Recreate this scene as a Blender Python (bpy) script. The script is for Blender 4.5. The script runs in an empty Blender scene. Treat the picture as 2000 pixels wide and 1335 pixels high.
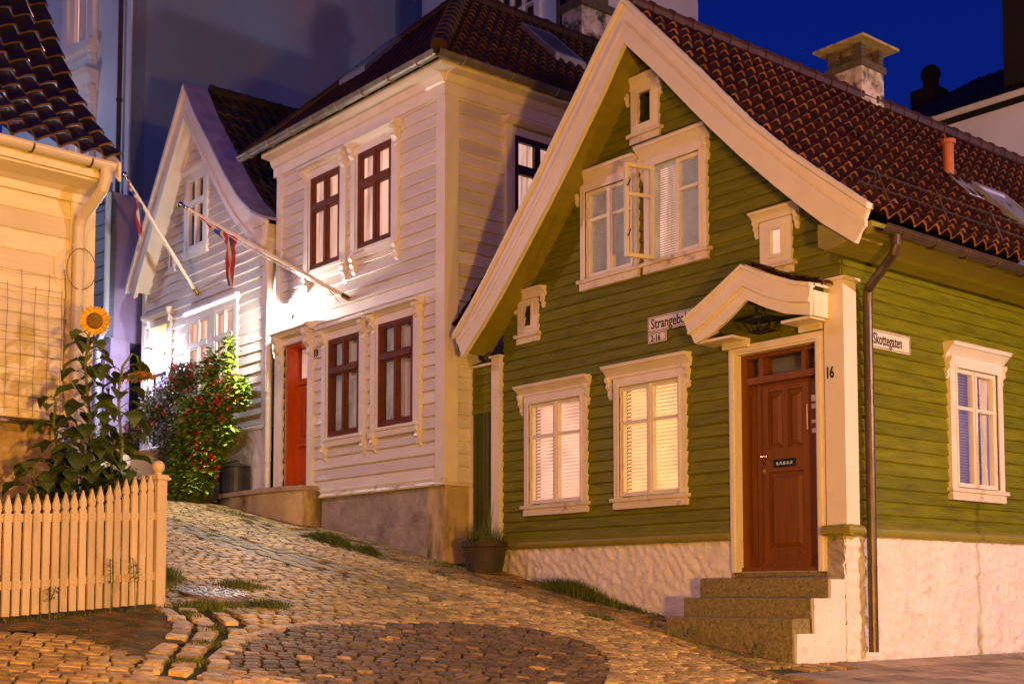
import bpy, math, random
from math import sin, cos, pi, radians, sqrt, atan2
from mathutils import Vector, Matrix, noise
random.seed(7)
V = Vector
sc = bpy.context.scene
COL = sc.collection

# ------------------------------------------------------------------ camera
cd = bpy.data.cameras.new('camera'); cam = bpy.data.objects.new('camera', cd); COL.objects.link(cam)
cam.location = (8.163, -11.412, 0.70)
cam.rotation_euler = (radians(93.8), 0, radians(50.2))
cd.sensor_width = 36; cd.lens = 45.0; cd.shift_y = 0.1633
cd.clip_start = 0.1; cd.clip_end = 600
sc.camera = cam
# ------------------------------------------------------------------ sky, exposure
w = bpy.data.worlds.new('World'); sc.world = w; w.use_nodes = True
nt = w.node_tree; bg = nt.nodes['Background']
tc = nt.nodes.new('ShaderNodeTexCoord'); sx = nt.nodes.new('ShaderNodeSeparateXYZ'); rp = nt.nodes.new('ShaderNodeValToRGB')
nt.links.new(tc.outputs['Generated'], sx.inputs[0]); nt.links.new(sx.outputs['Z'], rp.inputs[0]); nt.links.new(rp.outputs[0], bg.inputs[0])
rp.color_ramp.elements[0].position = 0.0; rp.color_ramp.elements[0].color = (.004, .018, .21, 1)
rp.color_ramp.elements[1].position = .75; rp.color_ramp.elements[1].color = (.0, .007, .15, 1)
bg.inputs[1].default_value = .88
sc.view_settings.view_transform = 'Standard'; sc.view_settings.look = 'None'
sc.view_settings.exposure = 0.0; sc.view_settings.gamma = 1.0
sc.cycles.use_denoising = True
sc.cycles.max_bounces = 6; sc.cycles.diffuse_bounces = 4; sc.cycles.glossy_bounces = 3
sc.cycles.transparent_max_bounces = 10; sc.cycles.sample_clamp_indirect = 4.0

# ------------------------------------------------------------------ unseen street lamps, fixtures invented to carry the light
# (position of the luminaire, colour, watts, arm direction, post foot offset, label)
LAMPS = [
    ((11.5, 2.8, 5.0), (1.0, .62, .52), 5800, (-1, 0), 'tall street lamp on the lower side street, nearest the green side wall'),
    ((28.0, -4.2, 3.2), (1.0, .56, .05), 6500, (-1, .3), 'golden street lamp far down the street, farthest from the houses'),
    ((5.0, -14.0, 7.0), (1.0, .42, .15), 3200, (0, 1), 'street lamp on the near kerb across from the green house'),
    ((9.6, -8.2, .45), (1.0, .44, .02), 5400, (0, 0), 'low golden bollard lamp down the slope beside the camera'),
    ((-9.5, -6.9, 7.6), (1.0, .58, .56), 750, (0, 1), 'added fill lamp up the hill behind the cream house'),  # unseen fill lamp added to brighten the white house front
    ((-22.0, -5.5, 10.0), (.72, .78, 1.0), 520, (0, 1), 'added cool white fill lamp at the top of the hill, farthest up the street'),  # unseen fill lamp added to brighten the blue facade and annex
    ((2.2, 10.2, 8.0), (.85, .58, 1.0), 420, (-1, 0), 'added lilac white fill lamp in the lane beyond the green house'),  # unseen fill lamp added to light the rendered house wall
]

# ------------------------------------------------------------------ materials
MATS = {}
def mat(name, col, rough=.6, var=.12, vscale=3.0, stretch=(1, 1, 1), bump=.0, bscale=30., dirt=None, dscale=2., dthr=.62,
        tint=False, metal=0., spec=None, emit=None, estr=0., musg=False, bstretch=None):
    m = bpy.data.materials.new(name); m.use_nodes = True; n = m.node_tree.nodes; l = m.node_tree.links
    b = n['Principled BSDF']; b.inputs['Roughness'].default_value = rough; b.inputs['Metallic'].default_value = metal
    if spec is not None: b.inputs['Specular IOR Level'].default_value = spec
    tcd = n.new('ShaderNodeTexCoord'); mp = n.new('ShaderNodeMapping'); mp.inputs['Scale'].default_value = stretch
    l.new(tcd.outputs['Object'], mp.inputs[0])
    nz = n.new('ShaderNodeTexNoise'); nz.inputs['Scale'].default_value = vscale; nz.inputs['Detail'].default_value = 6
    l.new(mp.outputs[0], nz.inputs[0])
    r = n.new('ShaderNodeValToRGB')
    r.color_ramp.elements[0].position = .3; r.color_ramp.elements[1].position = .7
    c = V(col[:3])
    r.color_ramp.elements[0].color = (*(c * (1 - var)), 1); r.color_ramp.elements[1].color = (*[min(1, x * (1 + var)) for x in c], 1)
    l.new(nz.outputs[0], r.inputs[0]); out = r.outputs[0]
    if dirt:
        dn = n.new('ShaderNodeTexNoise'); dn.inputs['Scale'].default_value = dscale; dn.inputs['Detail'].default_value = 9; dn.inputs['Roughness'].default_value = .65
        l.new(mp.outputs[0], dn.inputs[0])
        dr = n.new('ShaderNodeMapRange'); dr.inputs[1].default_value = dthr - .05; dr.inputs[2].default_value = dthr + .12
        l.new(dn.outputs[0], dr.inputs[0])
        mx = n.new('ShaderNodeMix'); mx.data_type = 'RGBA'; l.new(dr.outputs[0], mx.inputs[0]); l.new(out, mx.inputs[6]); mx.inputs[7].default_value = (*dirt, 1)
        out = mx.outputs[2]
    if tint:
        at = n.new('ShaderNodeAttribute'); at.attribute_name = 'tint'
        mx = n.new('ShaderNodeMix'); mx.data_type = 'RGBA'; mx.blend_type = 'MULTIPLY'; mx.inputs[0].default_value = 1
        l.new(out, mx.inputs[6]); l.new(at.outputs['Color'], mx.inputs[7]); out = mx.outputs[2]
    l.new(out, b.inputs['Base Color'])
    if emit:
        b.inputs['Emission Color'].default_value = (*emit, 1); b.inputs['Emission Strength'].default_value = estr
    if bump > 0:
        mp2 = n.new('ShaderNodeMapping'); mp2.inputs['Scale'].default_value = bstretch or stretch; l.new(tcd.outputs['Object'], mp2.inputs[0])
        bn = n.new('ShaderNodeTexNoise'); bn.inputs['Scale'].default_value = bscale; bn.inputs['Detail'].default_value = 5
        l.new(mp2.outputs[0], bn.inputs[0])
        bp = n.new('ShaderNodeBump'); bp.inputs['Distance'].default_value = bump; bp.inputs['Strength'].default_value = 1.0
        l.new(bn.outputs[0], bp.inputs['Height']); l.new(bp.outputs[0], b.inputs['Normal'])
    MATS[name] = m
    return m

def emis(name, col, s, var=.25, vscale=2.0, base=(.6, .55, .5), stretch=(1, 1, 1)):
    m = bpy.data.materials.new(name); m.use_nodes = True; n = m.node_tree.nodes; l = m.node_tree.links
    b = n['Principled BSDF']; b.inputs['Base Color'].default_value = (*base, 1); b.inputs['Roughness'].default_value = .8
    tcd = n.new('ShaderNodeTexCoord'); nz = n.new('ShaderNodeTexNoise'); nz.inputs['Scale'].default_value = vscale; nz.inputs['Detail'].default_value = 3
    mp = n.new('ShaderNodeMapping'); mp.inputs['Scale'].default_value = stretch; l.new(tcd.outputs['Object'], mp.inputs[0]); l.new(mp.outputs[0], nz.inputs[0])
    mr = n.new('ShaderNodeMapRange'); mr.inputs[1].default_value = .3; mr.inputs[2].default_value = .7
    mr.inputs[3].default_value = s * (1 - var); mr.inputs[4].default_value = s * (1 + var)
    l.new(nz.outputs[0], mr.inputs[0]); l.new(mr.outputs[0], b.inputs['Emission Strength'])
    b.inputs['Emission Color'].default_value = (*col, 1)
    MATS[name] = m
    return m

def glassmat(name, tintc=(1, 1, 1), refl=1.0):
    m = bpy.data.materials.new(name); m.use_nodes = True; n = m.node_tree.nodes; l = m.node_tree.links
    n.remove(n['Principled BSDF']); o = n['Material Output']
    t = n.new('ShaderNodeBsdfTransparent'); t.inputs[0].default_value = (*tintc, 1)
    g = n.new('ShaderNodeBsdfGlossy'); g.inputs['Roughness'].default_value = .02
    tcd = n.new('ShaderNodeTexCoord'); nz = n.new('ShaderNodeTexNoise'); nz.inputs['Scale'].default_value = 2.5; l.new(tcd.outputs['Object'], nz.inputs[0])
    bp = n.new('ShaderNodeBump'); bp.inputs['Distance'].default_value = .01; bp.inputs['Strength'].default_value = .25; l.new(nz.outputs[0], bp.inputs['Height']); l.new(bp.outputs[0], g.inputs['Normal'])
    f = n.new('ShaderNodeLayerWeight'); f.inputs['Blend'].default_value = .5
    pw = n.new('ShaderNodeMath'); pw.operation = 'POWER'; pw.inputs[1].default_value = 4.0; l.new(f.outputs['Facing'], pw.inputs[0])
    mu = n.new('ShaderNodeMath'); mu.operation = 'MULTIPLY_ADD'; mu.inputs[1].default_value = .55 * refl; mu.inputs[2].default_value = .045 * refl; l.new(pw.outputs[0], mu.inputs[0])
    mx = n.new('ShaderNodeMixShader'); l.new(mu.outputs[0], mx.inputs[0]); l.new(t.outputs[0], mx.inputs[1]); l.new(g.outputs[0], mx.inputs[2])
    l.new(mx.outputs[0], o.inputs[0]); MATS[name] = m
    return m

WOOD = dict(stretch=(1, 1, 6), bump=.0015, bscale=18)
mat('green_paint', (.155, .162, .002), .55, .24, 2.2, (1, 1, 9), .003, 20, dirt=(.095, .085, .006), dscale=1.4, dthr=.60, spec=.2, tint=True)
mat('green_trim', (.24, .215, .006), .5, .12, 3, (1, 1, 4), .002, 14)
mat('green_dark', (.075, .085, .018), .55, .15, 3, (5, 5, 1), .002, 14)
mat('white_paint', (.72, .67, .62), .45, .07, 2.5, (1, 1, 6), .0018, 16, dirt=(.36, .27, .19), dscale=1.7, dthr=.70, tint=True)
mat('white_trim', (.76, .70, .64), .4, .05, 4, (1, 1, 1), .001, 20, dirt=(.45, .34, .24), dscale=3.2, dthr=.72)
mat('weathered_trim', (.70, .62, .52), .5, .08, 5, (1, 1, 1), .002, 20, dirt=(.30, .21, .14), dscale=7, dthr=.60)
mat('cream_paint', (.76, .68, .48), .5, .06, 2.0, (1, 1, 7), .0018, 14, dirt=(.5, .42, .3), dscale=1.6, dthr=.7, tint=True)
mat('fence_paint', (.62, .49, .31), .5, .10, 6, (1, 1, .3), .0025, 40, dirt=(.46, .32, .15), dscale=5, dthr=.62, tint=True)
mat('red_frame', (.13, .036, .010), .5, .2, 6, (1, 1, 1), .001, 30, spec=.2)
mat('dark_frame', (.03, .012, .012), .4, .2, 6)
mat('red_door', (.50, .085, .010), .4, .15, 3, (5, 5, 1), .001, 20)
mat('brown_door', (.17, .055, .003), .42, .18, 3, (6, 6, .7), .0012, 16, spec=.3)
mat('plaster_white', (.72, .68, .70), .85, .08, 2.4, (1, 1, 1), .006, 34, dirt=(.40, .32, .28), dscale=2.9, dthr=.64)
mat('plaster_grey', (.36, .31, .29), .9, .22, 2.4, (1, 1, 1), .012, 26, dirt=(.20, .17, .15), dscale=1.8, dthr=.56)
mat('plaster_ochre', (.50, .38, .20), .9, .3, 1.6, (1, 1, .35), .006, 22, dirt=(.08, .06, .03), dscale=1.7, dthr=.52)
mat('step_stone', (.21, .175, .075), .85, .35, 26, (1, 1, 1), .006, 70, dirt=(.09, .085, .03), dscale=18, dthr=.58)
mat('sett', (.46, .37, .165), .6, .42, 14, (1, 1, 1), .006, 60, tint=True)
mat('slab', (.42, .31, .21), .85, .25, 4, (1, 1, 1), .004, 40, tint=True, dirt=(.14, .10, .07), dscale=2, dthr=.55)
mat('soil', (.035, .028, .008), .95, .5, 6, (1, 1, 1), .012, 30, dirt=(.05, .072, .012), dscale=2.6, dthr=.48)
mat('dirt_ground', (.15, .095, .025), .95, .5, 9, (1, 1, 1), .015, 40, dirt=(.05, .05, .012), dscale=4.2, dthr=.50)
mat('tile_red', (.042, .015, .005), .38, .3, 4, (1, 1, 1), .002, 40, tint=True, dirt=(.03, .018, .008), dscale=2.4, dthr=.56, spec=.25)
mat('tile_brown', (.036, .016, .006), .5, .3, 4, (1, 1, 1), .002, 40, tint=True, spec=.2)
mat('tile_glazed', (.012, .007, .003), .34, .4, 4, (1, 1, 1), .001, 30, tint=True, spec=.3)
mat('tile_dark', (.030, .022, .014), .55, .4, 4, (1, 1, 1), .002, 30, tint=True, spec=.15)
mat('ridge_red', (.055, .02, .008), .6, .3, 6, (1, 1, 1), .003, 30)
mat('metal_brown', (.085, .055, .035), .38, .25, 6, (1, 1, 1), .0006, 40, metal=.35, dirt=(.07, .04, .025), dscale=5, dthr=.6)
mat('metal_grey', (.22, .20, .16), .4, .2, 5, metal=.4, dirt=(.12, .10, .06), dscale=4, dthr=.6)
mat('pipe_white', (.66, .60, .52), .4, .08, 4, dirt=(.40, .32, .22), dscale=3, dthr=.68)
mat('lead', (.28, .27, .30), .5, .15, 5, metal=.3)
mat('purple_flash', (.35, .30, .48), .45, .2, 4, metal=.3)
mat('black_iron', (.012, .012, .012), .4, .3, 8, metal=.5)
mat('brass', (.62, .42, .14), .25, .1, 9, metal=1.)
mat('chrome', (.8, .8, .8), .12, .02, 9, metal=1.)
mat('iron_cover', (.20, .18, .19), .5, .3, 12, metal=.3, bump=.002, bscale=60)
mat('flue_red', (.45, .13, .035), .55, .2, 5, (1, 1, 1), .002, 20)
mat('stucco_worn', (.62, .52, .44), .9, .12, 4, (1, 1, 1), .008, 24, dirt=(.05, .045, .025), dscale=4.2, dthr=.49)
mat('cap_stone', (.46, .36, .13), .85, .3, 5, (1, 1, 1), .006, 30, dirt=(.10, .085, .03), dscale=5, dthr=.56)  # yellow lamplight on the cap mixed into its mossy base colour
mat('chimney_brick', (.10, .075, .045), .9, .35, 9, (1, 1, 1), .008, 28)
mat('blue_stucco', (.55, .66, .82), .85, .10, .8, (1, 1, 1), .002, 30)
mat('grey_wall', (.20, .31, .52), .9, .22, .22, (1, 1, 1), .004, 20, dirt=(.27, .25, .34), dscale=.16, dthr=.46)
mat('far_white', (.74, .70, .76), .8, .06, 1, bump=.002)
mat('blue_board', (.14, .19, .26), .6, .14, 2, (1, 1, 6), .002, 14, tint=True)
mat('lilac_paint', (.42, .36, .62), .5, .08, 2, bump=.001)
mat('tower_dark', (.012, .006, .003), .9, .2, 2)
mat('window_dark', (.035, .04, .05), .5, .3, 2)
mat('room_dark', (.10, .09, .09), .8, .3, 2)
mat('curtain_white', (.62, .58, .56), .8, .12, 5, (8, 8, .5), .01, 6, bstretch=(6, 6, .3))
emis('curtain_grey_glow', (1.0, .72, .58), .16, .5, 4, base=(.30, .25, .20))  # faint glow added so curtains of unlit windows look warm grey
emis('blind_dim_glow', (1.0, .70, .55), .16, .35, 3, base=(.30, .26, .22))  # dim warm glow painted into the slats
mat('leaf_sun', (.055, .095, .012), .5, .45, 5, tint=True, bump=.003, bscale=30)
mat('stem_green', (.13, .17, .03), .6, .2, 5)
mat('petal_yellow', (.78, .46, .02), .5, .15, 12, tint=True)
mat('seed_brown', (.24, .13, .015), .9, .4, 60, bump=.01, bscale=90)
mat('leaf_bright', (.20, .33, .02), .5, .3, 7, tint=True)
mat('leaf_rose', (.17, .21, .05), .5, .35, 7, tint=True)
mat('rose_pink', (.75, .16, .20), .5, .2, 14, tint=True)
mat('flower_red', (.70, .025, .03), .5, .2, 14, tint=True)
mat('grass_blade', (.11, .15, .015), .6, .4, 6, tint=True)
mat('terracotta', (.20, .09, .05), .8, .25, 6, bump=.004, dirt=(.08, .06, .03), dscale=4, dthr=.55)
mat('planter_dark', (.045, .032, .020), .7, .35, 5, bump=.003, dirt=(.09, .07, .03), dscale=4, dthr=.6)
mat('bin_black', (.03, .025, .022), .35, .3, 5, metal=.3)
mat('sign_white', (.74, .66, .60), .35, .03, 5, dirt=(.5, .4, .3), dscale=4, dthr=.72)
mat('sign_black', (.01, .01, .01), .5, .1, 5)
mat('flag_red', (.30, .018, .012), .7, .12, 8, bump=.002)
mat('flag_white', (.45, .42, .38), .7, .05, 8)
mat('flag_blue', (.02, .045, .20), .7, .12, 8)
mat('pole_white', (.74, .68, .58), .4, .05, 6, dirt=(.5, .42, .3), dscale=5, dthr=.7)
mat('wood_orange', (.45, .16, .04), .5, .2, 4, (1, 1, 6))
mat('wire_dark', (.22, .15, .10), .6, .2, 4)
mat('gate_grey', (.30, .24, .22), .8, .3, 4, (6, 6, 1), .003, 16)
glassmat('glass', refl=.8); glassmat('glass_clear', refl=.8)
emis('blind_warm', (1.0, .55, .20), .62, .3, 3, base=(.55, .45, .35))
emis('blind_pink', (1.0, .50, .30), .60, .35, 2.2, base=(.55, .45, .42))
emis('glow_warm', (1.0, .62, .28), .95, .2, 2.5)
emis('glow_pink', (1.0, .62, .50), .75, .3, 2.5)
emis('glow_yellow', (1.0, .56, .05), 1.3, .25, 3)
emis('glow_room', (1.0, .60, .45), .5, .4, 1.5)
emis('glow_curtain', (1.0, .56, .44), .58, .55, 5, base=(.5, .42, .38), stretch=(3, 3, .25))
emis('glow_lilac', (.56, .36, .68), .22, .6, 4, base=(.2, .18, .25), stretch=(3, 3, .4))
emis('glow_wood', (1.0, .25, .04), .45, .3, 4, base=(.4, .15, .05))
emis('lamp_glow', (1.0, .93, .82), 60, .02, 1)
emis('street_glow', (1.0, .6, .25), 12, .02, 1)

# ------------------------------------------------------------------ mesh builder
class MB:
    def __init__(s): s.v = []; s.f = []; s.t = []; s.tint = None; s.smooth = False
    def add(s, vs, fs):
        o = len(s.v); s.v.extend([tuple(p) for p in vs]); s.f.extend([tuple(i + o for i in f) for f in fs])
        s.t.extend([s.tint or (1, 1, 1)] * len(fs))
    def hexa(s, p):  # 8 points: bottom 0-3, top 4-7
        s.add(p, [(0, 3, 2, 1), (4, 5, 6, 7), (0, 1, 5, 4), (1, 2, 6, 5), (2, 3, 7, 6), (3, 0, 4, 7)])
    def box(s, x0, x1, y0, y1, z0, z1):
        s.hexa([V((x0, y0, z0)), V((x1, y0, z0)), V((x1, y1, z0)), V((x0, y1, z0)), V((x0, y0, z1)), V((x1, y0, z1)), V((x1, y1, z1)), V((x0, y1, z1))])
    def tube(s, pts, r, n=8, cap=True):
        pts = [V(p) for p in pts]; rs = r if isinstance(r, (list, tuple)) else [r] * len(pts)
        vs = []; fs = []; prev = None
        for i, p in enumerate(pts):
            d = (pts[min(i + 1, len(pts) - 1)] - pts[max(i - 1, 0)]).normalized()
            if prev is None:
                a = d.cross(V((0, 0, 1)))
                if a.length < .05: a = d.cross(V((1, 0, 0)))
                a.normalize()
            else: a = (prev - d * prev.dot(d)).normalized()
            prev = a; b = d.cross(a)
            for k in range(n):
                q = 2 * pi * k / n; vs.append(p + (a * cos(q) + b * sin(q)) * rs[i])
        for i in range(len(pts) - 1):
            for k in range(n):
                fs.append((i * n + k, i * n + (k + 1) % n, (i + 1) * n + (k + 1) % n, (i + 1) * n + k))
        if cap: fs.append(tuple(range(n))[::-1]); fs.append(tuple((len(pts) - 1) * n + k for k in range(n)))
        s.add(vs, fs)
    def lathe(s, c, prof, n=20):
        c = V(c); vs = []; fs = []
        for (r, z) in prof:
            for k in range(n): q = 2 * pi * k / n; vs.append(c + V((r * cos(q), r * sin(q), z)))
        for i in range(len(prof) - 1):
            for k in range(n): fs.append((i * n + k, i * n + (k + 1) % n, (i + 1) * n + (k + 1) % n, (i + 1) * n + k))
        fs.append(tuple(range(n))[::-1]); fs.append(tuple((len(prof) - 1) * n + k for k in range(n)))
        s.add(vs, fs)
    def sphere(s, c, r, n=14):
        s.lathe(c, [(max(.002, r * sin(pi * i / n)), -r * cos(pi * i / n)) for i in range(n + 1)], n + 4)
    def build(s, name, m, parent=None):
        me = bpy.data.meshes.new(name)
        off = V((0, 0, 0)); q = parent
        while q is not None: off += V(q.location); q = q.parent
        me.from_pydata([tuple(V(p) - off) for p in s.v], [], s.f)
        me.materials.append(MATS[m] if isinstance(m, str) else m)
        a = me.color_attributes.new('tint', 'FLOAT_COLOR', 'CORNER'); cols = []
        for i, f in enumerate(s.f): cols.extend([c for _ in f for c in (*s.t[i], 1.0)])
        a.data.foreach_set('color', cols)
        if s.smooth: me.polygons.foreach_set('use_smooth', [True] * len(me.polygons))
        me.update()
        o = bpy.data.objects.new(name, me); COL.objects.link(o)
        if parent is not None: o.parent = parent
        return o

class Fr:  # facade frame: a along the wall, b outwards, z up
    def __init__(s, o, r, n): s.o = V(o); s.r = V((*r, 0)); s.n = V((*n, 0))
    def P(s, a, b, z): return s.o + s.r * a + s.n * b + V((0, 0, z))
    def box(s, mb, a0, a1, b0, b1, z0, z1):
        P = s.P; mb.hexa([P(a0, b1, z0), P(a1, b1, z0), P(a1, b0, z0), P(a0, b0, z0), P(a0, b1, z1), P(a1, b1, z1), P(a1, b0, z1), P(a0, b0, z1)])
    def prism(s, mb, pts, b0, b1):  # polygon in (a,z)
        n = len(pts); vs = [s.P(a, b1, z) for a, z in pts] + [s.P(a, b0, z) for a, z in pts]
        mb.add(vs, [tuple(range(n)), tuple(range(2 * n - 1, n - 1, -1))] + [(i, i + n, (i + 1) % n + n, (i + 1) % n) for i in range(n)])
    def band(s, mb, A, B, b0, b1):
        for i in range(len(A) - 1): s.prism(mb, [B[i], B[i + 1], A[i + 1], A[i]], b0, b1)
    def profile(s, mb, pts, a0, a1):  # polygon in (b,z) run along a
        n = len(pts); vs = [s.P(a0, b, z) for b, z in pts] + [s.P(a1, b, z) for b, z in pts]
        mb.add(vs, [tuple(range(n)), tuple(range(2 * n - 1, n - 1, -1))] + [(i, i + n, (i + 1) % n + n, (i + 1) % n) for i in range(n)])

def tag(o, label=None, cat=None, group=None, kind=None):
    if label: o['label'] = label
    if cat: o['category'] = cat
    if group: o['group'] = group
    if kind: o['kind'] = kind
    return o
def thing(name, loc, label, cat, group=None):
    o = bpy.data.objects.new(name, None); COL.objects.link(o); o.location = loc; o.empty_display_size = .2
    return tag(o, label, cat, group)

def interp(tab, x):
    if x <= tab[0][0]: return tab[0][1]
    for (a, b), (c, d) in zip(tab, tab[1:]):
        if x <= c: return b + (d - b) * (x - a) / (c - a) if c > a else d
    return tab[-1][1]

def siding(fr, lf, rf, z0, z1, bh, holes, thick=.028, base=0., ledge=.0):
    """overlapping horizontal boards; lf/rf give the left and right edge at height z"""
    mb = MB(); z = z0; k = 0
    while z < z1 - 1e-4:
        zt = min(z + bh, z1); cuts = sorted({z, zt} | {h for q in holes for h in (q[2], q[3]) if z < h < zt})
        vb = .86 + .24 * random.random()
        joints = [random.uniform(lf(z), rf(z))] if rf(z) - lf(z) > 2 else []
        for za, zb in zip(cuts, cuts[1:]):
            zm = (za + zb) / 2
            segs = [(lf(zm), rf(zm))]
            for (h0, h1, hz0, hz1) in holes:
                if hz0 < zm < hz1:
                    ns = []
                    for s0, s1 in segs:
                        if h0 > s0: ns.append((s0, min(s1, h0)))
                        if h1 < s1: ns.append((max(s0, h1), s1))
                    segs = [q for q in ns if q[1] - q[0] > .003]
            for s0, s1 in segs:
                pieces = [s0] + [j for j in joints if s0 + .2 < j < s1 - .2] + [s1]
                for p0, p1 in zip(pieces, pieces[1:]):
                    v = vb * (.97 + .06 * random.random()); mb.tint = (v, v, v)
                    g = .0015 if len(pieces) > 2 else 0
                    la = (lf(za) if abs(p0 - lf(zm)) < 1e-6 else p0 + g); lb = (lf(zb) if abs(p0 - lf(zm)) < 1e-6 else p0 + g)
                    ra = (rf(za) if abs(p1 - rf(zm)) < 1e-6 else p1 - g); rb = (rf(zb) if abs(p1 - rf(zm)) < 1e-6 else p1 - g)
                    ta = base + .004 + thick * (1 - (za - z) / bh); tb = base + .004 + thick * (1 - (zb - z) / bh)
                    P = fr.P
                    if za == z:  # small rounded nose
                        zn = za + .012
                        if zn < zb:
                            tn = base + .004 + thick * (1 - (zn - z) / bh)
                            mb.add([P(la, ta - .010, za), P(ra, ta - .010, za), P(ra, tn, zn), P(la, tn, zn), P(rb, tb, zb), P(lb, tb, zb), P(la, base - .03, za), P(ra, base - .03, za), P(rb, base - .03, zb), P(lb, base - .03, zb)],
                                   [(0, 1, 2, 3), (3, 2, 4, 5), (6, 7, 1, 0), (6, 0, 3, 5, 9), (1, 7, 8, 4, 2)])
                            continue
                    mb.add([P(la, ta, za), P(ra, ta, za), P(rb, tb, zb), P(lb, tb, zb), P(la, base - .03, za), P(ra, base - .03, za), P(rb, base - .03, zb), P(lb, base - .03, zb)],
                           [(0, 1, 2, 3), (4, 5, 1, 0), (4, 0, 3, 7), (1, 5, 6, 2)])
        z = zt; k += 1
    return mb

def niche(fr, a0, a1, z0, z1, b0, b1):
    """open-fronted box behind an opening"""
    mb = MB(); P = fr.P
    p = [P(a0, b1, z0), P(a1, b1, z0), P(a1, b0, z0), P(a0, b0, z0), P(a0, b1, z1), P(a1, b1, z1), P(a1, b0, z1), P(a0, b0, z1)]
    mb.add(p, [(2, 3, 7, 6), (0, 1, 2, 3), (4, 7, 6, 5), (0, 3, 7, 4), (1, 5, 6, 2)])
    return mb

def curtain(fr, a0, a1, z0, z1, b, amp=.012, wave=.07, gather=0.):
    mb = MB(); mb.smooth = True; n = max(6, int((a1 - a0) / wave * 6)); rows = 6; vs = []; fs = []
    for j in range(rows + 1):
        z = z1 + (z0 - z1) * j / rows; sh = gather * sin(pi * j / rows * .8)
        for i in range(n + 1):
            t = i / n; a = a0 + (a1 - a0) * (t * (1 - sh)); vs.append(fr.P(a, b + amp * sin(t * (a1 - a0) / wave * 2 * pi + .3 * j), z))
    for j in range(rows):
        for i in range(n): q = j * (n + 1) + i; fs.append((q, q + n + 1, q + n + 2, q + 1))
    mb.add(vs, fs); return mb

def slats(fr, a0, a1, z0, z1, b, pitch=.046, tilt=.012):
    mb = MB(); z = z0; P = fr.P
    while z < z1:
        d = random.uniform(-.0008, .0008)
        mb.add([P(a0, b + tilt, z + d), P(a1, b + tilt, z + d), P(a1, b - tilt, z + pitch * .82 + d), P(a0, b - tilt, z + pitch * .82 + d)], [(0, 1, 2, 3)])
        z += pitch
    return mb

def crown(fr, mb, a0, a1, z0, z1, proj):
    """moulded cornice sloping outwards to its top"""
    h = z1 - z0
    pr = [(0.0, z0), (.045, z0), (.055, z0 + .12 * h), (.05, z0 + .2 * h), (proj * .55, z0 + .45 * h), (proj * .85, z0 + .72 * h), (proj, z0 + .78 * h), (proj, z0 + .93 * h), (proj + .015, z0 + .95 * h), (proj + .015, z1), (0, z1 + .01)]
    fr.profile(mb, pr, a0, a1)

def console(fr, mb, a, wd, z1, h, proj, up=True):
    pts = [(0, z1), (proj, z1), (proj * 1.0, z1 - h * .15), (proj * .7, z1 - h * .3), (proj * .85, z1 - h * .45), (proj * .45, z1 - h * .62), (proj * .5, z1 - h * .8), (proj * .15, z1 - h), (0, z1 - h)]
    if not up: pts = [(b, 2 * z1 - h - z) for b, z in pts]
    fr.profile(mb, pts, a - wd / 2, a + wd / 2)

def sash(fr, mb, a0, a1, z0, z1, b0, b1, w=.045, bars=()):
    fr.box(mb, a0, a0 + w, b0, b1, z0, z1); fr.box(mb, a1 - w, a1, b0, b1, z0, z1)
    fr.box(mb, a0 + w, a1 - w, b0, b1 - .001, z0, z0 + w); fr.box(mb, a0 + w, a1 - w, b0, b1 - .001, z1 - w, z1)
    for z in bars: fr.box(mb, a0 + w, a1 - w, b0 + .004, b1 - .004, z - w * .42, z + w * .42)

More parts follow.
